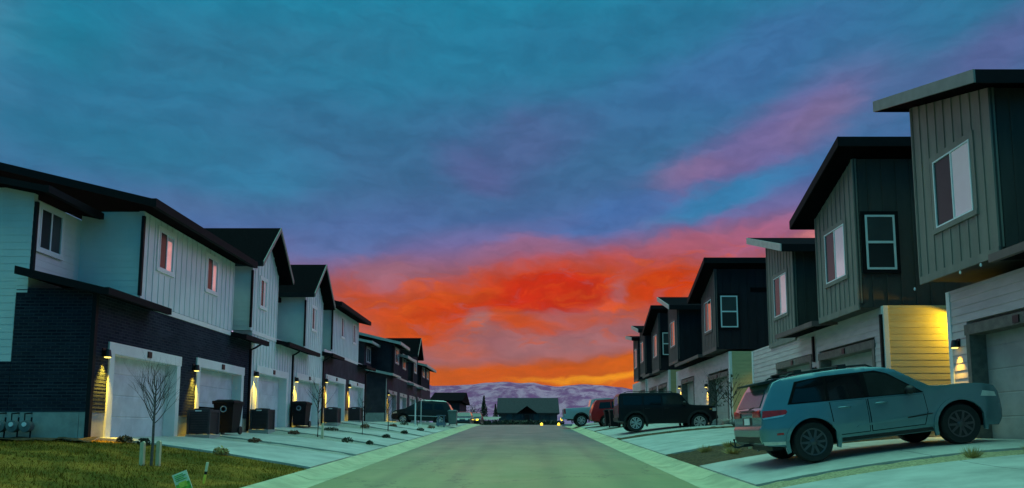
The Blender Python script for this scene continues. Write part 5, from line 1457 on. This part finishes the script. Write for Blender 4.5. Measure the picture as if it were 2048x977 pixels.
def dark_van():
    P = mat('dark_teal_paint', (.012,.018,.022), .4, .05, 2., spec=.25)
    c = Car('parked_suv', 'dark teal SUV with roof rack and red tail lights before the dark brown terrace', 'SUV', 4.5, 1.9,
            [(.25,.94),(.6,1.),(1.0,1.),(1.1,.97),(1.7,.80),(1.85,.72)], [(0,.92),(.2,1.),(4.1,1.),(4.5,.84)], (.9,3.6), .35, False)
    top = [(.02,.42),(.0,.6),(.03,.95),(.12,1.12),(.38,1.58),(.52,1.70),(1.6,1.74),(2.5,1.70),(3.5,1.12),(4.2,.96),(4.42,.82),(4.5,.55),(4.48,.4)]
    c.body(top, P, .42, .30, .4, .3)
    c.patch([(.62,1.14),(1.35,1.12),(1.35,1.55),(.78,1.53)], CARGLASS, 'side_window', .012); c.patch([(1.5,1.12),(2.3,1.10),(2.3,1.57),(1.5,1.56)], CARGLASS, 'side_window', .012); c.patch([(2.42,1.10),(3.2,1.08),(2.66,1.5),(2.42,1.55)], CLEARG, 'side_window', .012)
    c.patch([(.9,.60),(3.2,.60),(3.2,.63),(.9,.63)], FRAMEW, 'side_moulding', .012)
    xf = [(.42,.02),(.6,0),(.95,.03),(1.12,.12),(1.58,.38)]
    c.endpatch([(-.8,1.14),(.8,1.14),(.72,1.5),(-.72,1.5)], xf, CLEARG, 'rear_window', .012)
    for a, b in ((-.98,-.78),(.78,.98)): c.endpatch([(a,.92),(b,.92),(b,1.3),(a,1.3)], xf, REDL, 'tail_light', .02)
    c.patch([(.05,.98),(.22,.98),(.25,1.1),(.14,1.14)], REDG, 'tail_light', .012)
    c.patch([(.02,.52),(.16,.52),(.16,.62),(.02,.62)], REDG, 'reflector', .012)
    c.patch([(4.05,.76),(4.40,.70),(4.36,.82),(4.1,.90)], CLEARL, 'headlight', .01)
    for sg in (-1,1):
        bm = BM(); tube(bm, [(.6,sg*.66,1.73),(.75,sg*.66,1.78),(2.2,sg*.66,1.78),(2.4,sg*.66,1.72)], .02, 6); obj('roof_rail', bm, CHROME, c.root, 60, local=True)
    c.wheels_(CHROME, 5, .22)
    c.place(-5.35, 51.4, -1, zr=.42, zf=.52)
REDG = mat('glow_red_lens', (.6,.02,.02), .3, .1, 6, emit=(1,.03,.03), estr=.5)  # unlit tail lens and reflector given a painted-on red glow
dark_van()

def far_car(label, px0, py, d, emit, paint, heading_mat, W=1.75):
    """car seen end-on: nose or tail towards the camera"""
    P = car_paint(paint[0], paint[1]); x = X(px0, d)
    c = Car('distant_car', label, 'car', 4.4, W, [(.25,.94),(.6,1.),(.95,.98),(1.4,.74),(1.5,.68)], [(0,.9),(.2,1.),(4.1,1.),(4.4,.84)], (.85,3.5), .33, False)
    top = [(.02,.4),(0,.6),(.05,.9),(.4,1.0),(.75,1.38),(1.0,1.46),(2.2,1.46),(2.5,1.4),(3.2,.98),(4.1,.86),(4.35,.7),(4.4,.5),(4.38,.38)]
    c.body(top, P, .40, .28, .38, .3)
    c.endpatch([(-.8,1.0),(.8,1.0),(.74,1.38),(-.74,1.38)], [(.98,3.2),(1.4,2.5)], CLEARG, 'windshield', .012, 1)
    c.endpatch([(-.75,1.02),(.75,1.02),(.7,1.36),(-.7,1.36)], [(1.0,.4),(1.38,.75)], CLEARG, 'rear_window', .012)
    for a, b in ((-.72,-.38),(.38,.72)): c.endpatch([(a,.60),(b,.60),(b,.76),(a,.76)], [(.5,4.4),(.7,4.35),(.86,4.2)], heading_mat, 'headlight', .03, 1)
    c.wheels_(CHROME, 5, .2)
    c.root.location = (x, d + 4.4, Z(py, d)); c.root.rotation_euler = (0, 0, -math.pi/2)
far_car('dark car with two round amber lights facing the camera at the road end', 947, 852.5, 76, True, ('midnight_paint', (.012,.012,.018)), AMB)
far_car('pale-windowed small car just behind the teal SUV tail', 925, 853, 70, False, ('slate_paint', (.02,.025,.03)), CLEARL)

# low sign-like table by the minivan
x, y = X(883, 49.), 49.; z = Z(852, 49.); PB = mat('pale_blue_plastic', (.11,.17,.25), .5, .15, 5.)
root = thing('garden_table', (x, y, z), 'pale blue plastic table in front of the teal SUV side door', 'table')
bm = BM(); box(bm, x-.3, x+.3, y-.25, y+.25, z+.68, z+.73); obj('table_top', bm, PB, root)
bm = BM(); box(bm, x-.32, x+.32, y-.22, y+.22, z+.02, z+.24); obj('lower_shelf', bm, PB, root)
for sx in (-1,1):
    for sy in (-1,1): bm = BM(); box(bm, x+sx*.2-.03, x+sx*.2+.03, y+sy*.16-.03, y+sy*.16+.03, z-.1, z+.68); obj('leg', bm, PB, root)
# pale board lying by the kerb at the pickup
x, y = X(1134, 58.5), 58.5; z = road_z(y) + .03
bm = BM(); box(bm, x-.42, x+.42, y-.3, y+.3, z, z+.06); box(bm, x-.42, x+.42, y-.3, y-.26, z+.06, z+.14)
tag(obj('kerb_ramp', bm, PB, loc=(x,y,z)), 'pale blue kerb ramp on the road under the pickup tail', 'ramp')

# ------------------------------------------------------------------ air
def haze():
    bm = BM(); box(bm, -4200, 4200, -60, 5600, -4, 385)
    m = bpy.data.materials.new('evening_haze'); m.use_nodes = True; nt = NT(m.node_tree); m.node_tree.nodes.remove(m.node_tree.nodes['Principled BSDF'])
    v = nt.node('ShaderNodeVolumePrincipled'); v.inputs['Color'].default_value = (.9,.40,.36,1); v.inputs['Density'].default_value = .00003; v.inputs['Anisotropy'].default_value = .45
    nt.link(v.outputs[0], m.node_tree.nodes['Material Output'].inputs['Volume'])
    o = obj('haze', bm, m); tag(o, 'thin evening haze in the air over the street and hills', 'haze', kind='stuff')
haze()
# ------------------------------------------------------------------ render settings
scene.view_settings.view_transform = 'Standard'; scene.view_settings.look = 'None'
scene.view_settings.exposure = 0; scene.view_settings.gamma = 1
try:
    scene.cycles.use_denoising = True
    scene.cycles.sample_clamp_indirect = 4
    scene.cycles.max_bounces = 6
except Exception: pass
